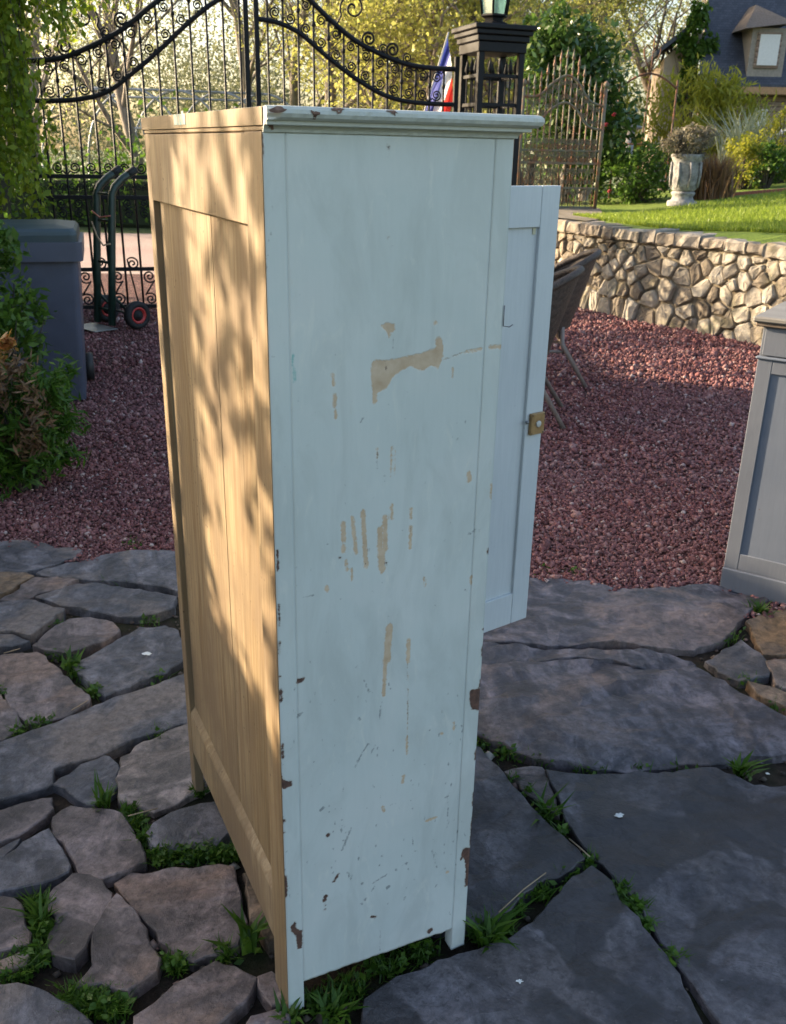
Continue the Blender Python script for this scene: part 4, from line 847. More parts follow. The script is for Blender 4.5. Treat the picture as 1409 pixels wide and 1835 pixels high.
# ================================================================ WICKER CHAIRS
def wickmat():
    a = NT('weathered_wicker'); co = a.co(); br = a.n('ShaderNodeTexBrick'); a.l(co, br.inputs[0]); br.inputs['Scale'].default_value = 34; br.inputs['Mortar Size'].default_value = .03
    f = a.noise(co, 60, 4); c = a.ramp(f, [(.3, (.050, .034, .027)), (.7, (.125, .090, .072))]); c = a.mix(br.outputs['Fac'], c, (.012, .010, .009))
    return a.fin(c, .6, a.bump(a.math('SUBTRACT', f, br.outputs['Fac']), .9, .006), 0, .4)
M_wick = wickmat(); M_cane = simple('cane_pole', (.22, .175, .15), .55, .25, 25, stretch=(1, 1, .2))
def chair(loc, rz, label):
    e = empty('wicker_chair', loc, rz, label=label, cat='chair', group='wicker chairs on the gravel')
    # faces -x; back at +x
    mb = MB(); n = 22; V = []; 
    prof = [(0, .40), (.20, .405), (.245, .415), (.255, .435), (.245, .455), (.20, .46), (0, .455)]
    mb.lathe([(.01, .405), (.20, .405), (.25, .42), (.255, .437), (.24, .455), (.18, .46), (.01, .452)], 22, Matrix.Diagonal((1.0, 1.08, 1, 1))); mb.build('seat', M_wick, e)
    # shell: curved back flowing into arms
    rows = 9; cols = 25; V = []
    for i in range(rows):
        t = i/(rows-1)
        for j in range(cols):
            ang = R(-74+148*j/(cols-1)); k = max(0, math.cos(ang)); top = .72+.26*k**.8
            z = .42+(top-.42)*t; fl = 1+.30*t*(.4+.6*k); x = .245*math.cos(ang)*fl+.10*t*k; y = .275*math.sin(ang)*(1+.10*t)
            V.append((x, y, z))
    n0 = len(V); V2 = [(x*.955, y*.955, z) for x, y, z in V]
    F = [(i*cols+j, i*cols+j+1, (i+1)*cols+j+1, (i+1)*cols+j) for i in range(rows-1) for j in range(cols-1)]
    F2 = [(n0+f[0], n0+f[3], n0+f[2], n0+f[1]) for f in F]
    mb = MB(); mb.add(V+V2, F+F2, True); mb.build('back_shell', M_wick, e)
    rim = [V[(rows-1)*cols+j] for j in range(cols)]
    mb = MB(); mb.tube([(p[0]*.98, p[1]*.98, p[2]) for p in rim], [.026]*cols, 8); mb.build('rolled_rim', M_wick, e)
    for sy in (-1, 1):
        q = rim[-1 if sy > 0 else 0]; mb = MB(); mb.tube([(q[0], q[1], q[2]-.02), (.02, sy*.315, .675), (-.12, sy*.315, .66), (-.215, sy*.30, .645), (-.245, sy*.285, .60)], [.024, .028, .030, .030, .022], 8); mb.build('arm', M_wick, e)
        mb = MB(); mb.tube([(-.215, sy*.30, .64), (-.20, sy*.25, .45)], .014, 6); mb.build('arm_post', M_cane, e)
        mb = MB(); mb.tube([(-.02, sy*.31, .66), (0, sy*.27, .45)], .010, 6); mb.build('arm_post', M_cane, e)
    for (x, y, fx, fy) in ((.17, .19, .38, .28), (.17, -.19, .38, -.28), (-.17, .20, -.24, .26), (-.17, -.20, -.24, -.26)):
        mb = MB(); mb.tube([(x, y, .44), (x*1.05, y*1.05, .30), (fx, fy, -.005)], [.019, .018, .016], 8); mb.build('leg', M_cane, e)
    for a, b in (((.20, .20, .27), (.20, -.20, .27)), ((-.19, .21, .27), (-.19, -.21, .27)), ((.20, .20, .25), (-.19, .21, .25)), ((.20, -.20, .25), (-.19, -.21, .25))):
        mb = MB(); mb.tube([a, b], .012, 6); mb.build('stretcher', M_cane, e)
    for sx, sy in ((1, 1), (1, -1)): mb = MB(); mb.tube([(.20*sx, .20*sy, .25), (.15*sx, .12*sy, .40)], .009, 6); mb.build('brace', M_cane, e)
    return e
chair((1.11, 7.30, 0), R(-4), 'dark wicker tub chair on the gravel half hidden behind the open door')
chair((.77, 6.17, 0), R(-8), 'second wicker chair with only one pale leg showing beside the door lock')

# ================================================================ GREY SIDEBOARD AT THE RIGHT EDGE
M_sb = plainpaint('grey_paint', (.118, .130, .158), (.150, .162, .190), (.12, .08, .05), .69); M_sbp = plainpaint('grey_panel_paint', (.115, .135, .175), (.145, .165, .205), (.09, .08, .07), .71)
M_top = simple('worn_top_wood', (.20, .185, .165), .5, .2, 9, stretch=(.1, 1, 1)); M_edge = simple('top_edge_wood', (.17, .125, .09), .5, .2, 12)
K0, K1 = g(1289, 1051), g(1409, 1082); SA = math.atan2(K1.y-K0.y, K1.x-K0.x)
sb = empty('sideboard', (K0.x, K0.y, 0), SA, label='grey painted wooden cabinet with brown top cut by the right edge', cat='cabinet')
SW, SDp = 1.05, .46
def sp(name, mat, *bx, b=.002, label=None):
    mb = MB()
    for q in bx: mb.bbox(*q, b=b)
    return mb.build(name, mat, sb, label=label)
ux = Vector((math.cos(SA), math.sin(SA), 0)); vx = Vector((-math.sin(SA), math.cos(SA), 0))
def sbp(x, y, o=0.):
    d = ray(x, y); p0 = K0+vx*o-cam.location; t = p0.dot(vx)/d.dot(vx); P = cam.location+d*t-K0; return round(P.dot(ux), 3), round(P.z, 3)
SBDBG = {k: sbp(*k, .012) for k in ((1353, 642), (1299, 1003), (1376, 670), (1326, 993), (1294, 1014), (1336, 575), (1349, 639), (1356, 596))}
print('SIDEBOARD', SBDBG)
zt = SBDBG[(1376, 670)][1]; zb = SBDBG[(1326, 993)][1]; xs0 = SBDBG[(1299, 1003)][0]; px0 = SBDBG[(1326, 993)][0]; zf = SBDBG[(1353, 642)][1]; ztop = SBDBG[(1336, 575)][1]; zpl = SBDBG[(1294, 1014)][1]
sp('plinth', M_sb, (0, SW, 0, SDp, -.01, zpl), b=.004)
sp('carcass', M_sb, (xs0, SW-.02, .024, SDp-.01, zpl+.001, ztop-.001))
sp('stile', M_sb, (xs0, px0, .012, .0238, zpl, zf)); sp('stile', M_sb, (.50, .56, .012, .0238, zpl, zf)); sp('stile', M_sb, (SW-.08, SW-.02, .012, .0238, zpl, zf))
for x0, x1 in ((px0+.0005, .4995), (.5605, SW-.0805)):
    sp('rail', M_sb, (x0, x1, .0125, .0236, zpl, zb)); sp('rail', M_sb, (x0, x1, .0125, .0236, zt, zf)); sp('inset_panel', M_sbp, (x0-.004, x1+.004, .020, .0245, zb-.004, zt+.004), b=.0004)
sp('drawer_front', M_sb, (xs0+.012, SW-.03, .010, .0236, zf+.016, ztop-.014)); sp('moulding', M_sbp, (xs0-.008, SW-.01, .004, .0236, zf, zf+.012), b=.004)
sp('table_top', M_top, (xs0-.035, SW+.02, -.018, SDp+.01, ztop+.004, ztop+.026), b=.006); sp('top_edge_moulding', M_edge, (xs0-.024, SW+.01, -.008, SDp, ztop-.012, ztop+.004), b=.004)

# ================================================================ HOUSE ON THE RISE
M_clad = NT('timber_cladding'); co_ = M_clad.co(); wv = M_clad.n('ShaderNodeTexWave', wave_type='BANDS', bands_direction='Z'); M_clad.l(co_, wv.inputs[0]); wv.inputs['Scale'].default_value = 2.2
c_ = M_clad.ramp(M_clad.noise(M_clad.co((.4, .4, 6)), 4, 5), [(.3, (.20, .135, .10)), (.7, (.34, .245, .185))]); c_ = M_clad.mix(M_clad.ramp(wv.outputs[0], [(.02, .8), (.12, 0.)]), c_, (.05, .035, .03)); M_clad = M_clad.fin(c_, .8, M_clad.bump(wv.outputs[0], .6, .03))
def slatemat():
    a = NT('roof_slates'); co = a.co(); br = a.n('ShaderNodeTexBrick'); a.l(co, br.inputs[0]); br.inputs['Scale'].default_value = 4.5; br.inputs['Mortar Size'].default_value = .012; br.inputs['Color1'].default_value = (.030, .034, .050, 1); br.inputs['Color2'].default_value = (.055, .060, .080, 1); br.inputs['Mortar'].default_value = (.010, .011, .015, 1)
    return a.fin(br.outputs[0], .55, a.bump(br.outputs['Fac'], -.5, .02))
M_slates = slatemat(); M_shingle = simple('dormer_shingle', (.15, .12, .10), .8, .3, 30); M_fascia = simple('fascia_wood', (.42, .24, .12), .7); M_white = simple('white_paint', (.72, .70, .68), .6, .04); M_wtrim = simple('grey_timber', (.30, .26, .22), .8)
HY = 30.
hb = atY(1330, 258, HY); house = empty('house', (hb.x, HY, 1.2), label='timber clad house with dark slate roof and a shuttered dormer on the rise', cat='house')
def hx(px, py=150, Y=HY): return atY(px, py, Y).x-hb.x
def hz(py, px=1300, Y=HY): return atY(px, py, Y).z-1.2
zE, zG = hz(160, 1380), -.4
mb = MB(); xw = hx(1264, 80, HY+7); mb.add([(hx(1264), 0, zG), (hx(1600), 0, zG), (hx(1600), 7, zG), (xw, 7, zG), (hx(1264), 0, zE+.02), (hx(1600), 0, zE+.02), (hx(1600), 7, zE+.02), (xw, 7, zE+.02)], [(3, 2, 1, 0), (4, 5, 6, 7), (0, 1, 5, 4), (1, 2, 6, 5), (2, 3, 7, 6), (3, 0, 4, 7)]); mb.build('wall', M_clad, house)
mb = MB(); V = []
for q in (1260, 1640):
    xq = lambda dy: hx(q, 80, HY+dy) if q == 1260 else hx(q)+.5
    V += [(xq(-.45), -.45, zE-.05), (xq(-.45), -.45, zE+.09), (xq(3.3), 3.3, zE+5.0), (xq(7.3), 7.3, zE+.1), (xq(7.3), 7.3, zE-.05), (xq(3.3), 3.3, zE+4.85)]
n = 6; mb.add(V, [list(range(n))[::-1], list(range(n, 2*n))]+[(i, (i+1) % n, n+(i+1) % n, n+i) for i in range(n)]); mb.build('roof', M_slates, house)
mb = MB(); mb.box(hx(1260), hx(1640), -.48, -.452, zE-.16, zE+.03); mb.build('fascia', M_fascia, house)
# wing with its gable, corner towards the sun
xa, xb, zw = hx(1199, 120), hx(1262, 120), hz(100, 1199)
mb = MB(); V = [(xa, .6, zG), (xb-.01, .6, zG), (xb-.01, .6, hz(42, 1262)), (xa, .6, zw), (xa+.75, 5, zG), (xb+.9, 5, zG), (xb+.9, 5, hz(42, 1262)), (xa+.75, 5, zw)]
mb.add(V, [(0, 1, 2, 3), (5, 4, 7, 6), (4, 0, 3, 7), (1, 5, 6, 2), (3, 2, 6, 7), (0, 4, 5, 1)]); mb.build('wing_wall', simple('beige_render', (.46, .36, .28), .85, .1, 3), house)
mb = MB(); z0, z1 = hz(98, 1180), hz(30, 1264); x0, x1 = hx(1180, 100), hx(1266, 40)
V = [(x0, .25, z0), (x1, .25, z1), (x1, .25, z1+.14), (x0, .25, z0+.14), (x0+.75, 5.3, z0), (x1+.9, 5.3, z1), (x1+.9, 5.3, z1+.14), (x0+.75, 5.3, z0+.14)]
mb.add(V, [(0, 1, 2, 3), (5, 4, 7, 6), (4, 0, 3, 7), (3, 2, 6, 7), (0, 4, 5, 1), (1, 5, 6, 2)]); mb.build('wing_roof', M_slates, house)
# dormer
dm = empty('dormer'); dm.parent = house
mb = MB(); mb.box(hx(1337, 100), hx(1400, 100), -.28, 3, hz(140, 1370), hz(52, 1370)); mb.build('dormer_wall', M_wtrim, dm)
mb = MB(); mb.box(hx(1347, 100), hx(1390, 100), -.33, -.282, hz(124, 1370), hz(60, 1370)); mb.build('window_frame', M_clad, dm)
mb = MB(); mb.box(hx(1351, 100), hx(1386, 100), -.36, -.331, hz(119, 1370), hz(64, 1370)); mb.build('shutter', M_white, dm)
mb = MB(); ap = hz(-6, 1370); V = [(hx(1324, 55), -.55, hz(55, 1330)), (hx(1412, 45), -.55, hz(45, 1410)), (hx(1368, 10), .6, hz(3, 1370)), (hx(1368, 10), 4, hz(3, 1370)), (hx(1324, 55), 3.2, hz(55, 1330)), (hx(1412, 45), 3.2, hz(45, 1410))]
mb.add(V, [(0, 1, 2), (0, 2, 3, 4), (1, 5, 3, 2), (0, 4, 5, 1), (4, 3, 5)]); mb.build('dormer_roof', M_shingle, dm)
mb = MB(); mb.box(hx(1349, 220), hx(1372, 220), -.06, -.002, zG, hz(196, 1360)); mb.build('door', M_white, house)

# ================================================================ TREES
M_bark = simple('hazed_bark', (.20, .17, .14), .9, .35, 18, bump=.6, stretch=(1, 1, .3)); M_barkd = simple('bark_dark', (.06, .05, .04), .9, .35, 18, bump=.6)  # first bark is lightened: the far trees' haze is put into its colour
def grow(seed, h, r0, levels=4, nch=(9, 6, 5, 4), up=.25, droop=0., spread=.9, start=.25):
    rd = random.Random(seed); trunk = MB(); br = MB(); tips = []
    def branch(p, d, L, r, lev):
        n = 6 if lev == 0 else (4 if lev < 3 else 3); pts = [p]; rad = [r]; q = p.copy(); dd = d.copy()
        for k in range(n):
            dd = (dd+Vector((rd.gauss(0, .13), rd.gauss(0, .13), rd.gauss(0, .08)+(up*.25 if lev else .05)-droop*.3*lev))).normalized(); q = q+dd*(L/n); pts.append(q.copy()); rad.append(max(.0035, r*(1-.75*(k+1)/n)))
        (trunk if lev == 0 else br).tube(pts, rad, (8, 6, 4, 3, 3)[lev], cap=False)
        if lev >= 2: tips.extend(pts[1:])
        if lev < levels-1:
            for c in range(nch[lev]):
                t = start+(1-start)*(c+rd.random())/nch[lev] if lev == 0 else .2+.8*(c+rd.random())/nch[lev]; i = min(n-1, int(t*n)); f = t*n-i; pp = pts[i].lerp(pts[i+1], f)
                az = rd.uniform(0, 6.283); side = Vector((math.cos(az), math.sin(az), rd.uniform(-.15, .5))); base = (pts[i+1]-pts[i]).normalized()
                nd = (base*(1-spread*.55)+side*spread).normalized(); branch(pp, nd, L*rd.uniform(.38, .6)*(1.05-.4*t if lev == 0 else 1), rad[i]*rd.uniform(.4, .62), lev+1)
    branch(Vector((0, 0, -.1)), Vector((0, 0, 1)), h, r0, 0); return trunk, br, tips
def leafy(name, C, l, wd, mat, parent, seed, **k):
    V, F = leaves(C, l, wd, seed=seed, **k); o = link(bpy.data.objects.new(name, mesh_np(name, V, F, mat)), parent); return o
def around(tips, n, sig, seed):
    r = np.random.default_rng(seed); A = np.array([t[:] for t in tips]); return A[r.integers(0, len(A), n)]+r.normal(0, sig, (n, 3))
L_yel = leafmat('spring_yellow_leaf', [(.25, .27, .05), (.37, .38, .09), (.48, .46, .14)], .55)
L_bud = leafmat('pale_bud_leaf', [(.30, .33, .09), (.44, .45, .14)], .55)
L_dark = leafmat('laurel_leaf', [(.02, .05, .014), (.045, .10, .022), (.11, .19, .035)], .3, .25, .5)
L_green = leafmat('green_leaf', [(.025, .07, .010), (.06, .14, .018), (.13, .22, .03)], .45)
L_willow = leafmat('weeping_leaf', [(.05, .12, .010), (.12, .22, .016), (.24, .34, .026), (.36, .42, .04)], .55)
L_gold = leafmat('golden_leaf', [(.16, .19, .018), (.28, .30, .03), (.40, .38, .045)], .5)
L_brown = leafmat('dry_leaf', [(.08, .05, .03), (.17, .10, .06), (.26, .16, .08)], .3)
L_red = leafmat('red_tip_leaf', [(.20, .045, .02), (.34, .11, .04), (.36, .24, .05)], .4)
L_conif = leafmat('conifer_sprig', [(.020, .060, .010), (.05, .12, .015), (.10, .20, .02)], .4)
L_grey = leafmat('grey_dry_plant', [(.09, .08, .06), (.17, .15, .11), (.24, .22, .15)], .3)
L_silver = leafmat('silver_blade', [(.20, .25, .17), (.38, .42, .32)], .3)
L_grass = leafmat('grass_blade', [(.025, .075, .008), (.055, .13, .014), (.10, .18, .02)], .4)
bare = [grow(11, 9.5, .20, 5, (10, 6, 5, 4), .35, 0, .85, .22), grow(12, 8.2, .16, 5, (11, 6, 5, 4), .4, 0, .8, .2)]
bare_me = [(t.mesh('trunk', M_bark), b.mesh('crown', M_bark), around(tp_, 6500, .18, 5+i)) for i, (t, b, tp_) in enumerate(bare)]
bud_me = []
for i, (t, b, C) in enumerate(bare_me): V, F = leaves(C, .065, .045, seed=i); bud_me.append(mesh_np('buds', V, F, L_bud))
BARE = [(-5.75, 22.5, 1, .95, 'pale trunked bare tree rising just behind the left gate leaf'), (-1.75, 23, 0, .9, 'bare tree showing just right of the gate meeting posts'), (-.95, 20.5, 1, .9, 'slim bare tree between the gate posts and the yellow trees'), (5.7, 30, 0, 1.0, 'bare tree beside the left gable of the house'), (9.5, 35, 1, 1.25, 'tall bare tree rising behind the house roof')]
FAR = [(-3.6, 30, 1, 1.1), (-8.2, 31, 0, 1.1), (-11, 28, 1, 1.0), (.8, 33, 0, 1.2), (4.2, 36, 1, 1.2), (-5.5, 38, 0, 1.3), (-1.5, 40, 1, 1.3), (13, 42, 0, 1.4), (-14, 37, 0, 1.3), (6.8, 41, 0, 1.4)]
FARL = ['far bare tree over the bin at the left edge', 'far bare tree just right of the weeping foliage', 'far bare tree above the hoop greenhouse', 'far bare tree behind the left half of the left gate leaf', 'far bare tree behind the middle of the left gate leaf', 'far bare tree in the gap by the gate meeting posts', 'far bare tree behind the yellow tree left of the flag', 'far bare tree behind the lantern pillar', 'far bare tree above the laurel', 'far bare tree behind the dormer']
FAR.sort(key=lambda f: f[0]/f[1])
for k, (x, y, m_, s, lb) in enumerate(BARE+[f+(FARL[i],) for i, f in enumerate(FAR)]):
    e = empty('bare_tree', (x, y, -.05), k*1.7, label=lb or 'far bare tree in pale spring bud beyond the road', cat='tree', group='bare trees beyond the gate'); e.scale = (s, s, s)
    inst('trunk', bare_me[m_][0], e); c = inst('crown', bare_me[m_][1], e); inst('buds', bud_me[m_], c)
r9 = np.random.default_rng(99); CW = []
for k in range(120):
    x, y = r9.uniform(-34, 30), r9.uniform(46, 60); hh = r9.uniform(4, 10); n = 1000
    CW.append(np.stack([r9.normal(x, 1.1, n), r9.normal(y, 1, n), hh*r9.random(n)**.8], 1))
V, F = leaves(np.concatenate(CW), .21, .10, seed=98)
tag(link(bpy.data.objects.new('distant_wood', mesh_np('distant_wood', V, F, leafmat('far_twigs', [(.15, .16, .085), (.22, .23, .12), (.29, .30, .16)], .4)))), 'pale distant wood of budding trees closing the view beyond the road', 'wood', kind='stuff')
ylw = [grow(31, 6.5, .16, 4, (13, 8, 6), .1, .0, .95, .18), grow(32, 7.2, .17, 4, (13, 8, 6), .15, .0, .95, .16)]
ylw_me = []
for i, (t, b, tp_) in enumerate(ylw):
    V, F = leaves(around(tp_, 17000, .20, 50+i), .085, .06, seed=70+i); ylw_me.append((t.mesh('trunk', M_barkd), b.mesh('branches', M_bark), mesh_np('crown', V, F, L_yel)))
for k, (x, y, m_, s, lb) in enumerate([(.55, 19.2, 0, 1.0, 'yellow green spring tree above the right gate leaf'), (2.6, 21.0, 1, 1.05, 'yellow leaved tree behind the lantern pillar'), (3.3, 25.5, 0, .95, 'golden leaved tree above the rusty gate'), (-.3, 26, 1, 1.0, 'yellow budding tree furthest left behind the right gate leaf'), (4.0, 33, 1, 1.0, 'hazy yellow tree left of the house gable')]):
    e = empty('spring_tree', (x, y, -.05), 1+k*2.1, label=lb, cat='tree', group='yellow spring trees beyond the gate'); e.scale = (s, s, s)
    inst('trunk', ylw_me[m_][0], e); inst('branches', ylw_me[m_][1], e); inst('crown', ylw_me[m_][2], e)

def blob(C, rad, n, seed, shell=.45):
    """points filling an ellipsoid, denser towards its skin, in clumps"""
    r = np.random.default_rng(seed); m_ = max(6, n//45); d = r.normal(size=(m_, 3)); d /= np.linalg.norm(d, axis=1)[:, None]; k = (shell+(1-shell)*r.random(m_))[:, None]
    cl = d*k; P = cl[r.integers(0, m_, n)]+r.normal(0, .13, (n, 3)); return np.asarray(C)+P*np.asarray(rad)
def bush(name, label, cat, loc, parts_, leafm, l, wd, seed, group=None, stems=True, **kw):
    e = empty(name, loc, label=label, cat=cat, group=group); C = np.concatenate([blob(c, r_, n, seed+i) for i, (c, r_, n) in enumerate(parts_)]); C[:, 2] = np.maximum(C[:, 2], .02)
    leafy('foliage', C, l, wd, leafm, e, seed, **kw)
    if stems:
        mb = MB(); rd = random.Random(seed); A = C[::max(1, len(C)//26)]
        for p in A: mb.tube([(p[0]*.15, p[1]*.15, -.05), (p[0]*.5, p[1]*.5, p[2]*.5+.03), tuple(p)], [.014, .009, .003], 4, cap=False)
        mb.build('stems', M_barkd, e)
    return e
# ---- weeping trees: hanging strands of small leaves
def weeping(label, loc, R_, ztop, zlo, zhi, nst, per, l, seed, trunk_h=4, cat='tree', ysq=1., off=(0, 0)):
    e = empty('weeping_tree', loc, label=label, cat=cat, group='weeping trees along the left side'); r = np.random.default_rng(seed); C = []; tw = MB(); mbT = MB()
    mbT.tube([(0, 0, -.1), (.05, .02, 1.2), (-.03, .05, 2.6), (.02, 0, trunk_h)], [.11, .09, .07, .03], 8); mbT.build('trunk', M_barkd, e)
    for k in range(nst):
        a = r.random()*6.283; rr_ = R_*math.sqrt(r.random()); x, y = off[0]+rr_*math.cos(a), off[1]+rr_*math.sin(a)*ysq; z1 = ztop-(rr_/R_)**2*.9+r.normal(0, .15); z0 = r.uniform(zlo, zhi)
        n = 7; sx, sy = r.normal(0, .12, 2); pts = []
        for i in range(n):
            t = i/(n-1); pts.append((x+sx*t+.04*math.sin(t*6+k), y+sy*t, z1+(z0-z1)*t))
        tw.tube([(x*.1, y*.1, trunk_h-.6), (x*.6, y*.6, z1+.2)]+pts, [.014, .010]+[.005*(1-.7*i/(n-1)) for i in range(n)], 3, cap=False)
        P = np.array(pts); tt = r.random(per)*(n-1.001); i = tt.astype(int); f = (tt-i)[:, None]; C.append(P[i]*(1-f)+P[i+1]*f+r.normal(0, .045, (per, 3)))
    tw.build('strands', M_barkd, e); leafy('crown', np.concatenate(C), l, l*.55, L_willow, e, seed, droop=(0, 0, -.7)); return e
weeping('weeping green tree hanging over the bin at the upper left', (-4.45, 8.0, 0), 1.45, 4.5, .95, 1.7, 420, 150, .07, 3)
weeping('weeping branches with fewer leaves reaching over the left gate leaf', (-4.9, 8.7, 0), .60, 4.4, 2.45, 3.0, 44, 110, .065, 4, off=(1.85, -.1))
weeping('small weeping tree beyond the left edge shading the wardrobe back', (-4.0, 3.25, 0), 1.0, 4.1, 1.75, 2.6, 50, 34, .115, 8, 3.9, ysq=1.15)
weeping('tall weeping tree further back along the left side', (-7.6, 12.6, 0), 1.8, 6.0, 3.0, 4.4, 34, 40, .08, 9, 5.4, ysq=1.3)
# ---- unseen hedge added beyond the left edge to cast the yard's shade
hg = empty('shade_hedge', (-4.75, 4.6, 0), label='dense clipped hedge along the left side of the yard', cat='hedge')
mb = MB(); mb.bbox(-.28, .28, -7.4, 6.6, -.05, 2.02, .05); mb.build('hedge_core', simple('hedge_inside', (.012, .022, .008), .95, .3, 20), hg)
r_ = np.random.default_rng(5); n = 13000; P = np.stack([r_.uniform(-.33, .33, n), r_.uniform(-7.5, 6.7, n), r_.uniform(0, 2.06, n)], 1); k = r_.integers(0, 3, n); P[k == 0, 0] = .31*np.sign(P[k == 0, 0])+r_.normal(0, .03, (k == 0).sum()); P[k == 1, 2] = 2.03+r_.normal(0, .02, (k == 1).sum())
leafy('foliage', P, .055, .035, L_green, hg, 6)
# ---- shrubs at the left
b0 = g(20, 905)
bush('conifer_shrub', 'low green and brown conifer shrub in front of the bin', 'shrub', (b0.x-.02, b0.y+.25, 0), [((.0, 0, .25), (.30, .30, .28), 1500), ((.16, -.02, .42), (.16, .2, .34), 1300), ((-.2, .05, .5), (.24, .25, .34), 1300)], L_conif, .075, .016, 41)
sh = bpy.data.objects['conifer_shrub']
leafy('brown_sprigs', blob((.02, -.10, .46), (.24, .2, .26), 1300, 43), .06, .014, L_brown, sh, 44); leafy('red_tips', blob((-.10, -.06, .74), (.17, .2, .14), 420, 45), .05, .022, L_red, sh, 46)
b1_ = atY(25, 560, 5.35)
bush('leafy_shrub', 'leafy green shrub at the left edge beside the bin', 'shrub', (b1_.x-.12, 5.35, 0), [((0, 0, .82), (.30, .28, .42), 1700), ((-.1, 0, .4), (.30, .3, .4), 800)], L_green, .065, .032, 51)
# ---- greenery beyond the gate
rh = empty('roadside_hedge', (-6, 21.6, 0), label='long green hedge along the far side of the road', cat='hedge'); n = 9000; P = np.stack([r_.uniform(-12, 7, n), r_.normal(0, .35, n), np.abs(r_.normal(.85, .55, n))], 1); P[:, 2] *= 1+.3*np.sin(P[:, 0]*1.3)
leafy('foliage', P, .13, .085, L_green, rh, 61)
mb = MB(); mb.bbox(-12, 7, -.15, .15, -.1, .9, .1); mb.build('hedge_core', simple('hedge_inside2', (.02, .03, .012), .95), rh)
ph = empty('hoop_greenhouse', (-6.6, 25, 0), label='pale metal hoop frame of a greenhouse behind the left gate leaf', cat='greenhouse'); M_hoop = simple('galvanised_tube', (.30, .32, .36), .4, metal=.3)
for k in range(5):
    mb = MB(); mb.tube([(1.25*math.cos(q)+k*1.05-1.2, k*.35, 1.2+1.75*math.sin(q)) for q in np.linspace(0, math.pi, 18)], .03, 6); mb.build('hoop', M_hoop, ph)
for q in (.5, 1.1, 1.57): mb = MB(); mb.tube([(1.25*math.cos(q)-1.2, 0, 1.2+1.75*math.sin(q)), (1.25*math.cos(q)+3.0, 1.4, 1.2+1.75*math.sin(q))], .03, 5); mb.build('purlin', M_hoop, ph)
for k in range(5):
    for sx in (-1, 1): mb = MB(); mb.tube([(sx*1.25+k*1.05-1.2, k*.35, -.05), (sx*1.25+k*1.05-1.2, k*.35, 1.2)], .045, 6); mb.build('hoop_leg', M_hoop, ph)
# ---- planting on the terrace
def on_t(px, py, Y):
    p = atY(px, py, Y); return (p.x, Y, tz(p.x, Y)-.02)
lx = on_t(1015, 300, 14.6); lau = bush('laurel', 'large dark glossy laurel behind the rusty gate', 'tree', lx, [((0, 0, 1.5), (.85, .6, 1.0), 3600), ((-.15, 0, 2.1), (.65, .5, .55), 1900), ((.45, .1, .9), (.55, .5, .9), 1800)], L_dark, .12, .055, 71)
cx_ = on_t(1140, 320, 14.2); cam_b = bush('camellia_bush', 'rounded dark green bush left of the white urn', 'shrub', cx_, [((0, 0, .42), (.55, .45, .45), 3200)], L_green, .06, .035, 76)
M_fl = simple('camellia_red', (.30, .012, .03), .6)
for i, (px, py) in enumerate(((1100, 208), (1086, 226), (1092, 345))):
    p = atY(px, py, 13.9); mb = MB(); rd = random.Random(i)
    for k in range(9): q = k*2.4; mb.lathe([(.003, 0), (.015, .006), (.018, .014), (.003, .02)], 6, T(.02*math.cos(q)*(k/9), .02*math.sin(q), .012*(k % 3)) @ RX(.6*math.sin(q)) @ RY(.6*math.cos(q)))
    mb.build('flower_head', M_fl, label=('red flower high beside the rusty gate post', 'darker red flower just below the top one by the rusty gate', 'pink red flower low at the foot of the bed')[i], cat='flower', group='red flowers').location = p
gx = on_t(1270, 240, 19.5); bush('golden_bamboo', 'tall golden green feathery shrub in front of the house', 'shrub', gx, [((-.35, 0, 1.0), (.95, .6, 1.05), 3600), ((.5, 0, .9), (.8, .5, .95), 2600), ((-1.7, .3, .7), (.8, .5, .85), 1800)], L_gold, .16, .035, 81, droop=(0, 0, .75))
dx_ = on_t(1225, 340, 13.3)
M_urn = NT('white_urn_stone'); cu = M_urn.co(); fu = M_urn.noise(cu, 14, 6, .7); M_urn = M_urn.fin(M_urn.ramp(fu, [(.35, (.12, .12, .125)), (.6, (.29, .285, .28))]), .8, M_urn.bump(fu, .9, .03))
ur = empty('stone_urn', dx_, label='weathered white stone urn at the edge of the lawn', cat='urn')
mb = MB(); mb.lathe([(.20, -.03), (.20, .06), (.155, .075), (.135, .12), (.155, .15), (.165, .17), (.14, .19)], 20, RZ(.2)); mb.build('urn_foot', M_urn, ur)
mb = MB(); mb.lathe([(.135, .185), (.165, .22), (.185, .32), (.19, .45), (.185, .56), (.20, .60), (.215, .63), (.215, .66), (.18, .66), (.16, .55)], 20); mb.build('urn_bowl', M_urn, ur)
for k in range(8):
    q = k*math.pi/4; mb = MB(); mb.tube([(.19*math.cos(q), .19*math.sin(q), .24), (.205*math.cos(q+.12), .205*math.sin(q+.12), .40), (.20*math.cos(q), .20*math.sin(q), .56)], [.012, .022, .014], 6); mb.build('carved_leaf', M_urn, ur)
bush('dry_plant', 'grey brown dry plant spilling over the white urn', 'plant', (dx_[0], dx_[1], dx_[2]+.60), [((.02, 0, .22), (.36, .3, .22), 1900), ((-.02, -.05, .08), (.22, .2, .20), 500)], L_grey, .07, .018, 86)
tx_ = on_t(1277, 325, 13.9); V, F = blades(np.stack([rng.normal(0, .12, 700), rng.normal(0, .12, 700), np.zeros(700)], 1), .50, .022, 87, .45); e = empty('tan_grass', tx_, label='tuft of dry tan grass right of the urn', cat='plant'); link(bpy.data.objects.new('blades', mesh_np('blades', V, F, L_brown)), e)
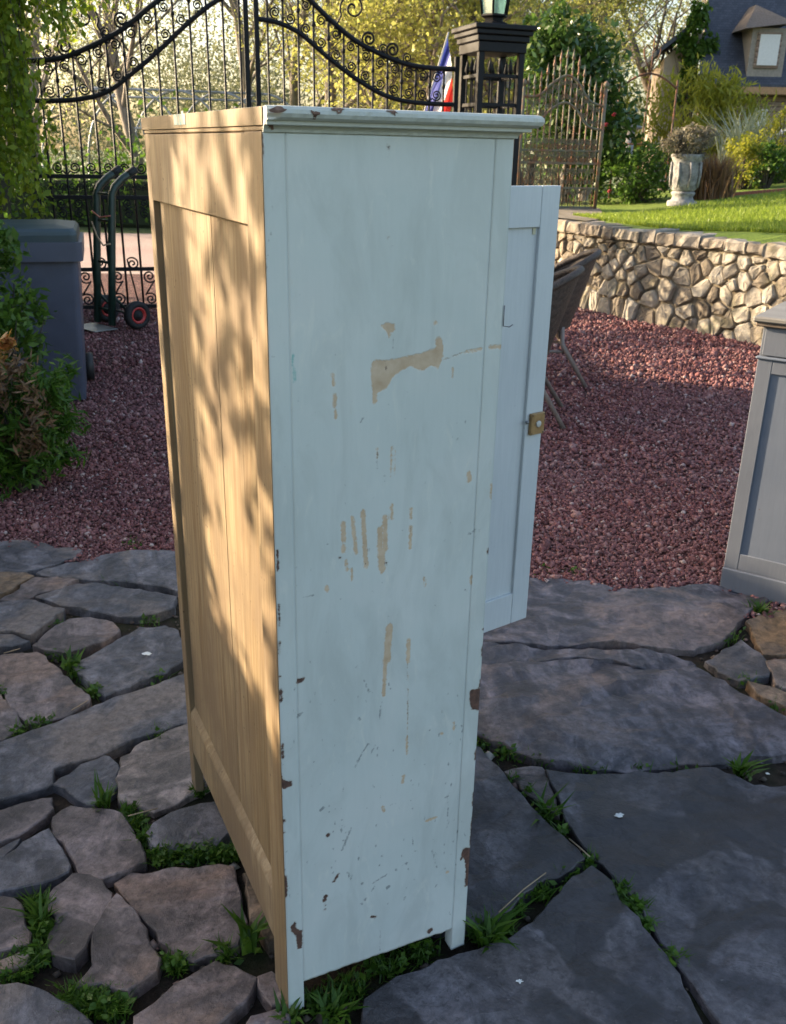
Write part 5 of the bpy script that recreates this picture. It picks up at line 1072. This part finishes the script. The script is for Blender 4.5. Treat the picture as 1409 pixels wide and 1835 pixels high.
for k, (px, py, Y, lb, mt, sz, sd_) in enumerate(((1335, 300, 15.0, 'fresh green rounded shrub on the bed behind the lawn', L_gold, (.42, .4, .42), 91), (1400, 300, 15.6, 'yellow green shrub at the right edge behind the lawn', L_gold, (.40, .4, .55), 92), (1375, 298, 14.8, 'darker green low shrub between two yellow green ones', L_green, (.34, .3, .34), 93))):
    lc = on_t(px, py, Y); bush('garden_shrub', lb, 'shrub', lc, [((0, 0, sz[2]), sz, 1700)], mt, .06, .03, sd_, group='shrubs behind the lawn')
sx_ = on_t(1345, 270, 16.2); V, F = blades(np.stack([rng.normal(0, .22, 260), rng.normal(0, .15, 260), np.full(260, .25)], 1), .75, .030, 94, .7); e = empty('silver_plant', sx_, label='spiky silver leaved plant above the shrubs near the house door', cat='plant'); link(bpy.data.objects.new('blades', mesh_np('blades', V, F, L_silver)), e)
ix = atY(1248, 95, 30.2); bush('ivy', 'green climbing ivy on the house wing wall', 'plant', (ix.x, 30.25, 2.6), [((0, 0, 2.3), (.55, .22, 1.1), 1500), ((-.2, 0, .9), (.5, .2, .9), 900)], L_green, .14, .10, 97)
# trellis arch with heart
M_trel = ironmat('rusty_rod', (.10, .06, .045), .8); tl0, tl1 = atY(1100, 270, 15.6), atY(1200, 270, 15.6); TW = tl1.x-tl0.x
te = empty('trellis_arch', (tl0.x, 15.6, tz(tl0.x, 15.6)), label='thin rusty iron garden arch with a heart finial', cat='trellis'); zA = atY(1150, 158, 15.6).z-te.location.z; zB = atY(1150, 135, 15.6).z-te.location.z
for x in (0, TW): mb = MB(); mb.tube([(x, 0, -.05), (x, 0, zA+.12)], .016, 6); mb.build('post', M_trel, te)
mb = MB(); mb.tube([(TW*t, 0, zA+(zB-zA)*math.sin(math.pi*t)*1.15) for t in np.linspace(0, 1, 14)], .015, 6); mb.build('arch_bar', M_trel, te)
mb = MB(); mb.tube([(0, 0, zA*.5), (TW, 0, zA*.5)], .012, 6); mb.build('cross_bar', M_trel, te)
mb = MB(); mb.tube([(TW*.47, 0, -.05), (TW*.52, 0, zB+.55)], .010, 6); mb.build('centre_rod', M_trel, te)
for sg in (-1, 1): mb = MB(); mb.tube([(TW*.5, 0, zB+.05), (TW*.5+sg*.11, 0, zB+.25), (TW*.5+sg*.13, 0, zB+.36), (TW*.5+sg*.08, 0, zB+.42), (TW*.5+sg*.01, 0, zB+.35)], .010, 6); mb.build('heart_half', M_trel, te)
for px, py, Y, lb in ((1131, 232, 16.5, 'grey mushroom shaped garden lamp under the arch'), (1382, 232, 17, 'grey mushroom shaped garden lamp before the house')):
    p = atY(px, py, Y); z0 = tz(p.x, Y); e = empty('garden_lamp', (p.x, Y, z0), label=lb, cat='lamp', group='mushroom garden lamps'); h_ = p.z-z0
    mb = MB(); mb.tube([(0, 0, -.05), (0, 0, h_)], .07, 10); mb.build('lamp_post', simple('lamp_grey', (.22, .22, .23), .6), e); mb = MB(); mb.lathe([(.07, h_), (.17, h_+.01), (.18, h_+.05), (.06, h_+.07)], 14); mb.build('lamp_cap', simple('lamp_cap_grey', (.16, .16, .17), .6), e)
p = atY(1405, 238, 21); wt = empty('white_cover', (p.x, 21, tz(p.x, 21)), label='sloping white cover at the right edge in front of the house', cat='cover'); h_ = p.z-wt.location.z
mb = MB(); mb.add([(-.7, -.2, h_-.12), (.9, -.2, h_+.25), (.9, .6, h_+.25), (-.7, .6, h_-.12), (-.7, -.2, h_-.17), (.9, -.2, h_+.20), (.9, .6, h_+.20), (-.7, .6, h_-.17)], [(0, 1, 2, 3), (7, 6, 5, 4), (0, 4, 5, 1), (2, 6, 7, 3), (1, 5, 6, 2), (3, 7, 4, 0)]); mb.build('sheet', M_white, wt)
for x in (-.65, .85): mb = MB(); mb.tube([(x, .2, -.05), (x, .2, h_-.15+(.35 if x > 0 else 0))], .03, 6); mb.build('support', M_white, wt)
# brick edging of the bed and terrace lawn blades
M_brick = simple('edging_brick', (.30, .10, .06), .85, .25, 20); ed = empty('brick_edging', on_t(1340, 316, 14.2), label='line of red edging bricks between lawn and bed', cat='edging')
for k in range(16):
    a0 = on_t(1296+k*9, 331-k*1.6, 14.0); mb = MB(); mb.bbox(-.05, .05, -.03, .03, -.02, .06, .006); o = mb.build('brick', M_brick, ed); o.location = Vector(a0)-ed.location; o.rotation_euler = (0, 0, .15*math.sin(k))
lb_ = []; r_ = np.random.default_rng(77)
for k in range(60000):
    u = r_.uniform(2.5, 8.2); o_ = .42+7*r_.random()**1.7
    lb_.append((u, o_))
A = np.array(lb_); Pw = np.array([wpos(u, 0, 0)[:] for u in np.linspace(2.4, 8.3, 200)]); ui = np.linspace(2.4, 8.3, 200)
X = np.interp(A[:, 0], ui, Pw[:, 0])+.86*A[:, 1]; Y = np.interp(A[:, 0], ui, Pw[:, 1])+.51*A[:, 1]
Z = .925+np.minimum(.42, .1*np.maximum(0, X-3.0))+np.minimum(.25, .012*np.maximum(0, Y-10))-.012
V, F = blades(np.stack([X, Y, Z], 1), .055, .009, 78, .6); L_lawn = leafmat('lawn_blade', [(.12, .20, .022), (.22, .31, .035), (.32, .38, .055)], .5)
tag(link(bpy.data.objects.new('lawn_grass', mesh_np('lawn_grass', V, F, L_lawn))), 'short sunlit lawn grass above the stone wall', 'grass', kind='stuff')

# ================================================================ GRASS AND WEEDS IN THE JOINTS
GR = [(ZA,640,85,40,60),(ZA,300,600,50,90),(ZA,390,690,45,90),(ZA,470,790,35,60),(ZA,200,930,60,130),(ZA,80,985,40,60),(ZA,750,985,60,120),(ZA,750,700,60,70),(ZA,720,430,50,30),(ZA,550,245,60,30),(ZA,20,800,30,40),(ZA,250,455,40,25),
 (ZB,640,250,40,60),(ZB,690,320,35,80),(ZB,760,405,60,150),(ZB,880,400,60,150),(ZB,1000,395,60,130),(ZB,1080,400,40,70),(ZB,180,640,45,80),(ZB,200,760,50,120),(ZB,170,880,60,150),(ZB,60,950,70,130),(ZB,420,1090,90,220),(ZB,520,1120,70,150),(ZB,350,1060,60,60),(ZB,820,920,50,90),(ZB,1050,870,30,50),(ZB,930,105,30,40),(ZB,600,200,30,40),(ZB,740,690,30,20),
 (ZD,120,620,50,90),(ZD,200,580,50,80),(ZD,300,520,50,80),(ZD,390,470,50,90),(ZD,560,420,35,120),(ZD,610,425,40,90),(ZD,650,350,35,80),(ZD,720,310,40,80),(ZD,800,262,30,50),(ZD,860,228,20,30),(ZD,745,95,30,60),(ZD,780,150,18,30),(ZD,950,310,28,60),(ZD,985,355,28,70),(ZD,1020,400,22,40),(ZD,1100,495,22,40),
 (ZC,330,840,45,60),(ZC,540,880,50,70),(ZC,770,875,50,40),(ZC,940,858,60,30),(ZC,1230,490,40,60),(ZC,1370,600,40,60),(ZC,1150,310,50,30),(ZC,90,760,50,80),(ZC,170,810,50,60),(ZC,205,940,20,20),(ZC,260,1000,20,25),(ZC,340,20,40,30),(ZC,450,22,30,20)]
P = []; r_ = np.random.default_rng(8)
for Z, x, y, rd, n in GR:
    cx, cy = Z[0]+x/Z[2], Z[1]+y/Z[2]; q = r_.normal(0, rd/Z[2]*.55, (int(n*1.5), 2))
    for a, b in q: p = g(cx+a, cy+b*.6, -.02); P.append((p.x, p.y, -.03))
P = np.array(P); keep = np.ones(len(P), bool)
for sp_ in STONE_POLY: keep &= poly_sdf(P[:, :2], sp_) > -.012
P = P[keep]
V, F = blades(P, .032, .0042, 9, .9); V2, F2 = leaves(np.concatenate([P[::2]+r_.normal(0, .008, P[::2].shape)+[0, 0, .02]]), .020, .012, seed=10, flat=.5)
V = np.concatenate([V, V2]); F2t = np.concatenate([F2[:, [0, 1, 2]], F2[:, [0, 2, 3]]])+len(V)-len(V2); F = np.concatenate([F, F2t])
tag(link(bpy.data.objects.new('joint_grass', mesh_np('joint_grass', V, F, L_grass))), 'grass and small weeds growing in the paving joints', 'grass', kind='stuff')
n = 5200; uv_ = np.stack([r_.uniform(-1.9, 2.2, n), r_.uniform(.7, 3.75, n)], 1); kp = np.ones(n, bool)
for sp_ in STONE_POLY: kp &= poly_sdf(uv_, sp_) > -.003
uv_ = uv_[kp]; n = len(uv_); bz = np.array([(math.cos(k*1.5708), math.sin(k*1.5708), .1) for k in range(4)]+[(.1, 0, .8), (0, .1, -.8)]); sz_ = np.exp(r_.normal(-5.1, .45, n))[:, None, None]
V = bz[None]*sz_*(1+r_.uniform(-.3, .3, (n, 6, 1)))+np.concatenate([uv_, np.full((n, 1), -.028)], 1)[:, None, :]; F = np.array([(0, 1, 4), (1, 2, 4), (2, 3, 4), (3, 0, 4), (1, 0, 5), (2, 1, 5), (3, 2, 5), (0, 3, 5)])[None]+(np.arange(n)*6)[:, None, None]
gt = NT('joint_grit'); gt = gt.fin(gt.ramp(gt.island(), [(0, (.03, .022, .017)), (.6, (.09, .07, .055)), (.9, (.17, .10, .085)), (1, (.30, .27, .24))]), .9)
tag(link(bpy.data.objects.new('joint_grit', mesh_np('joint_grit', V.reshape(-1, 3), F.reshape(-1, 3), gt))), 'loose grit and dead bits lying in the paving joints', 'grit', kind='stuff')
def weed(Z, x, y, n, h, wd, lean, label, seed):
    p = g(Z[0]+x/Z[2], Z[1]+y/Z[2]); e = empty('weed', (p.x, p.y, -.02), label=label, cat='weed', group='weeds between the flagstones')
    V, F = blades(np.random.default_rng(seed).normal(0, .012, (n, 3))*[1, 1, 0], h, wd, seed, lean); link(bpy.data.objects.new('leaves', mesh_np('leaves', V, F, L_grass)), e)
    mb = MB(); mb.tube([(0, 0, -.02), (0, 0, h*.35)], .003, 5); mb.build('stem', L_grass, e)
weed(ZB, 1165, 800, 24, .07, .016, .75, 'broad leaved rosette weed beside the near back leg of the wardrobe', 1)
weed(ZB, 490, 150, 26, .06, .010, .9, 'feathery pale weed between two flagstones left of the wardrobe', 2)
weed(ZC, 1295, 185, 60, .045, .010, 1.0, 'round green weed at the foot of the grey cabinet', 3)
weed(ZC, 1205, 890, 18, .060, .018, 1.0, 'small leafy weed in the joint near the right edge', 4)
weed(ZD, 585, 440, 26, .085, .014, .9, 'leafy weed against the front leg of the wardrobe', 5)
weed(ZD, 745, 85, 30, .055, .010, 1.1, 'weed in the upper end of the long right hand joint', 6)
weed(ZB, 200, 700, 30, .065, .010, .8, 'tall grassy weed in the wide joint at the lower left', 7)
weed(ZA, 350, 640, 26, .05, .016, 1.0, 'round leaved weed above the slab with the white mark', 8)
weed(ZD, 150, 640, 40, .04, .012, 1.0, 'clover like weed under the wardrobe side', 9)
weed(ZB, 1350, 1150, 26, .05, .012, .9, 'bright weed at the very foot of the near wardrobe leg', 10)
# twigs, a dead leaf, bird droppings
M_twig = simple('twig', (.30, .22, .14), .8)
for i, (Z, pts, lb) in enumerate(((ZD, [(610, 375), (680, 310), (740, 265)], 'thin dry twig lying right of the wardrobe front leg'), (ZD, [(805, 170), (835, 195), (862, 220)], 'short curved straw at the fork of the right joints'), (ZA, [(350, 890), (430, 842)], 'pale straw at the lower edge of the round left slab'), (ZB, [(600, 232), (740, 195)], 'pale straw left of the wardrobe rear leg'), (ZA, [(20, 612), (100, 590)], 'pale straw at the left edge'))):
    p0_ = g(Z[0]+pts[0][0]/Z[2], Z[1]+pts[0][1]/Z[2]); mb = MB(); mb.tube([tuple(g(Z[0]+x/Z[2], Z[1]+y/Z[2])-p0_+Vector((0, 0, .012))) for x, y in pts], .0018, 5); o = mb.build('twig', M_twig, label=lb, cat='twig', group='twigs and straws'); o.location = p0_
M_drop = simple('white_dropping', (.70, .69, .66), .8)
for i, (Z, x, y, s, lb) in enumerate(((ZA, 715, 607, .018, 'white splash mark on the left slab'), (ZD, 945, 100, .016, 'white splash mark on the large right slab'), (ZD, 668, 562, .008, 'small white fleck on the front slab'), (ZC, 1325, 915, .007, 'white fleck by the right edge joint'))):
    p = g(Z[0]+x/Z[2], Z[1]+y/Z[2]); rd = random.Random(i); n = 16; ring = [(math.cos(q)*s*rd.uniform(.35, 1.1), math.sin(q)*s*.8*rd.uniform(.4, 1.1)) for q in np.linspace(0, 6.283, n, endpoint=False)]
    mb = MB(); mb.prism(ring, .0015); o = mb.build('splash_mark', M_drop, label=lb, cat='mark', group='white marks on the slabs'); o.location = (p.x, p.y, .006)
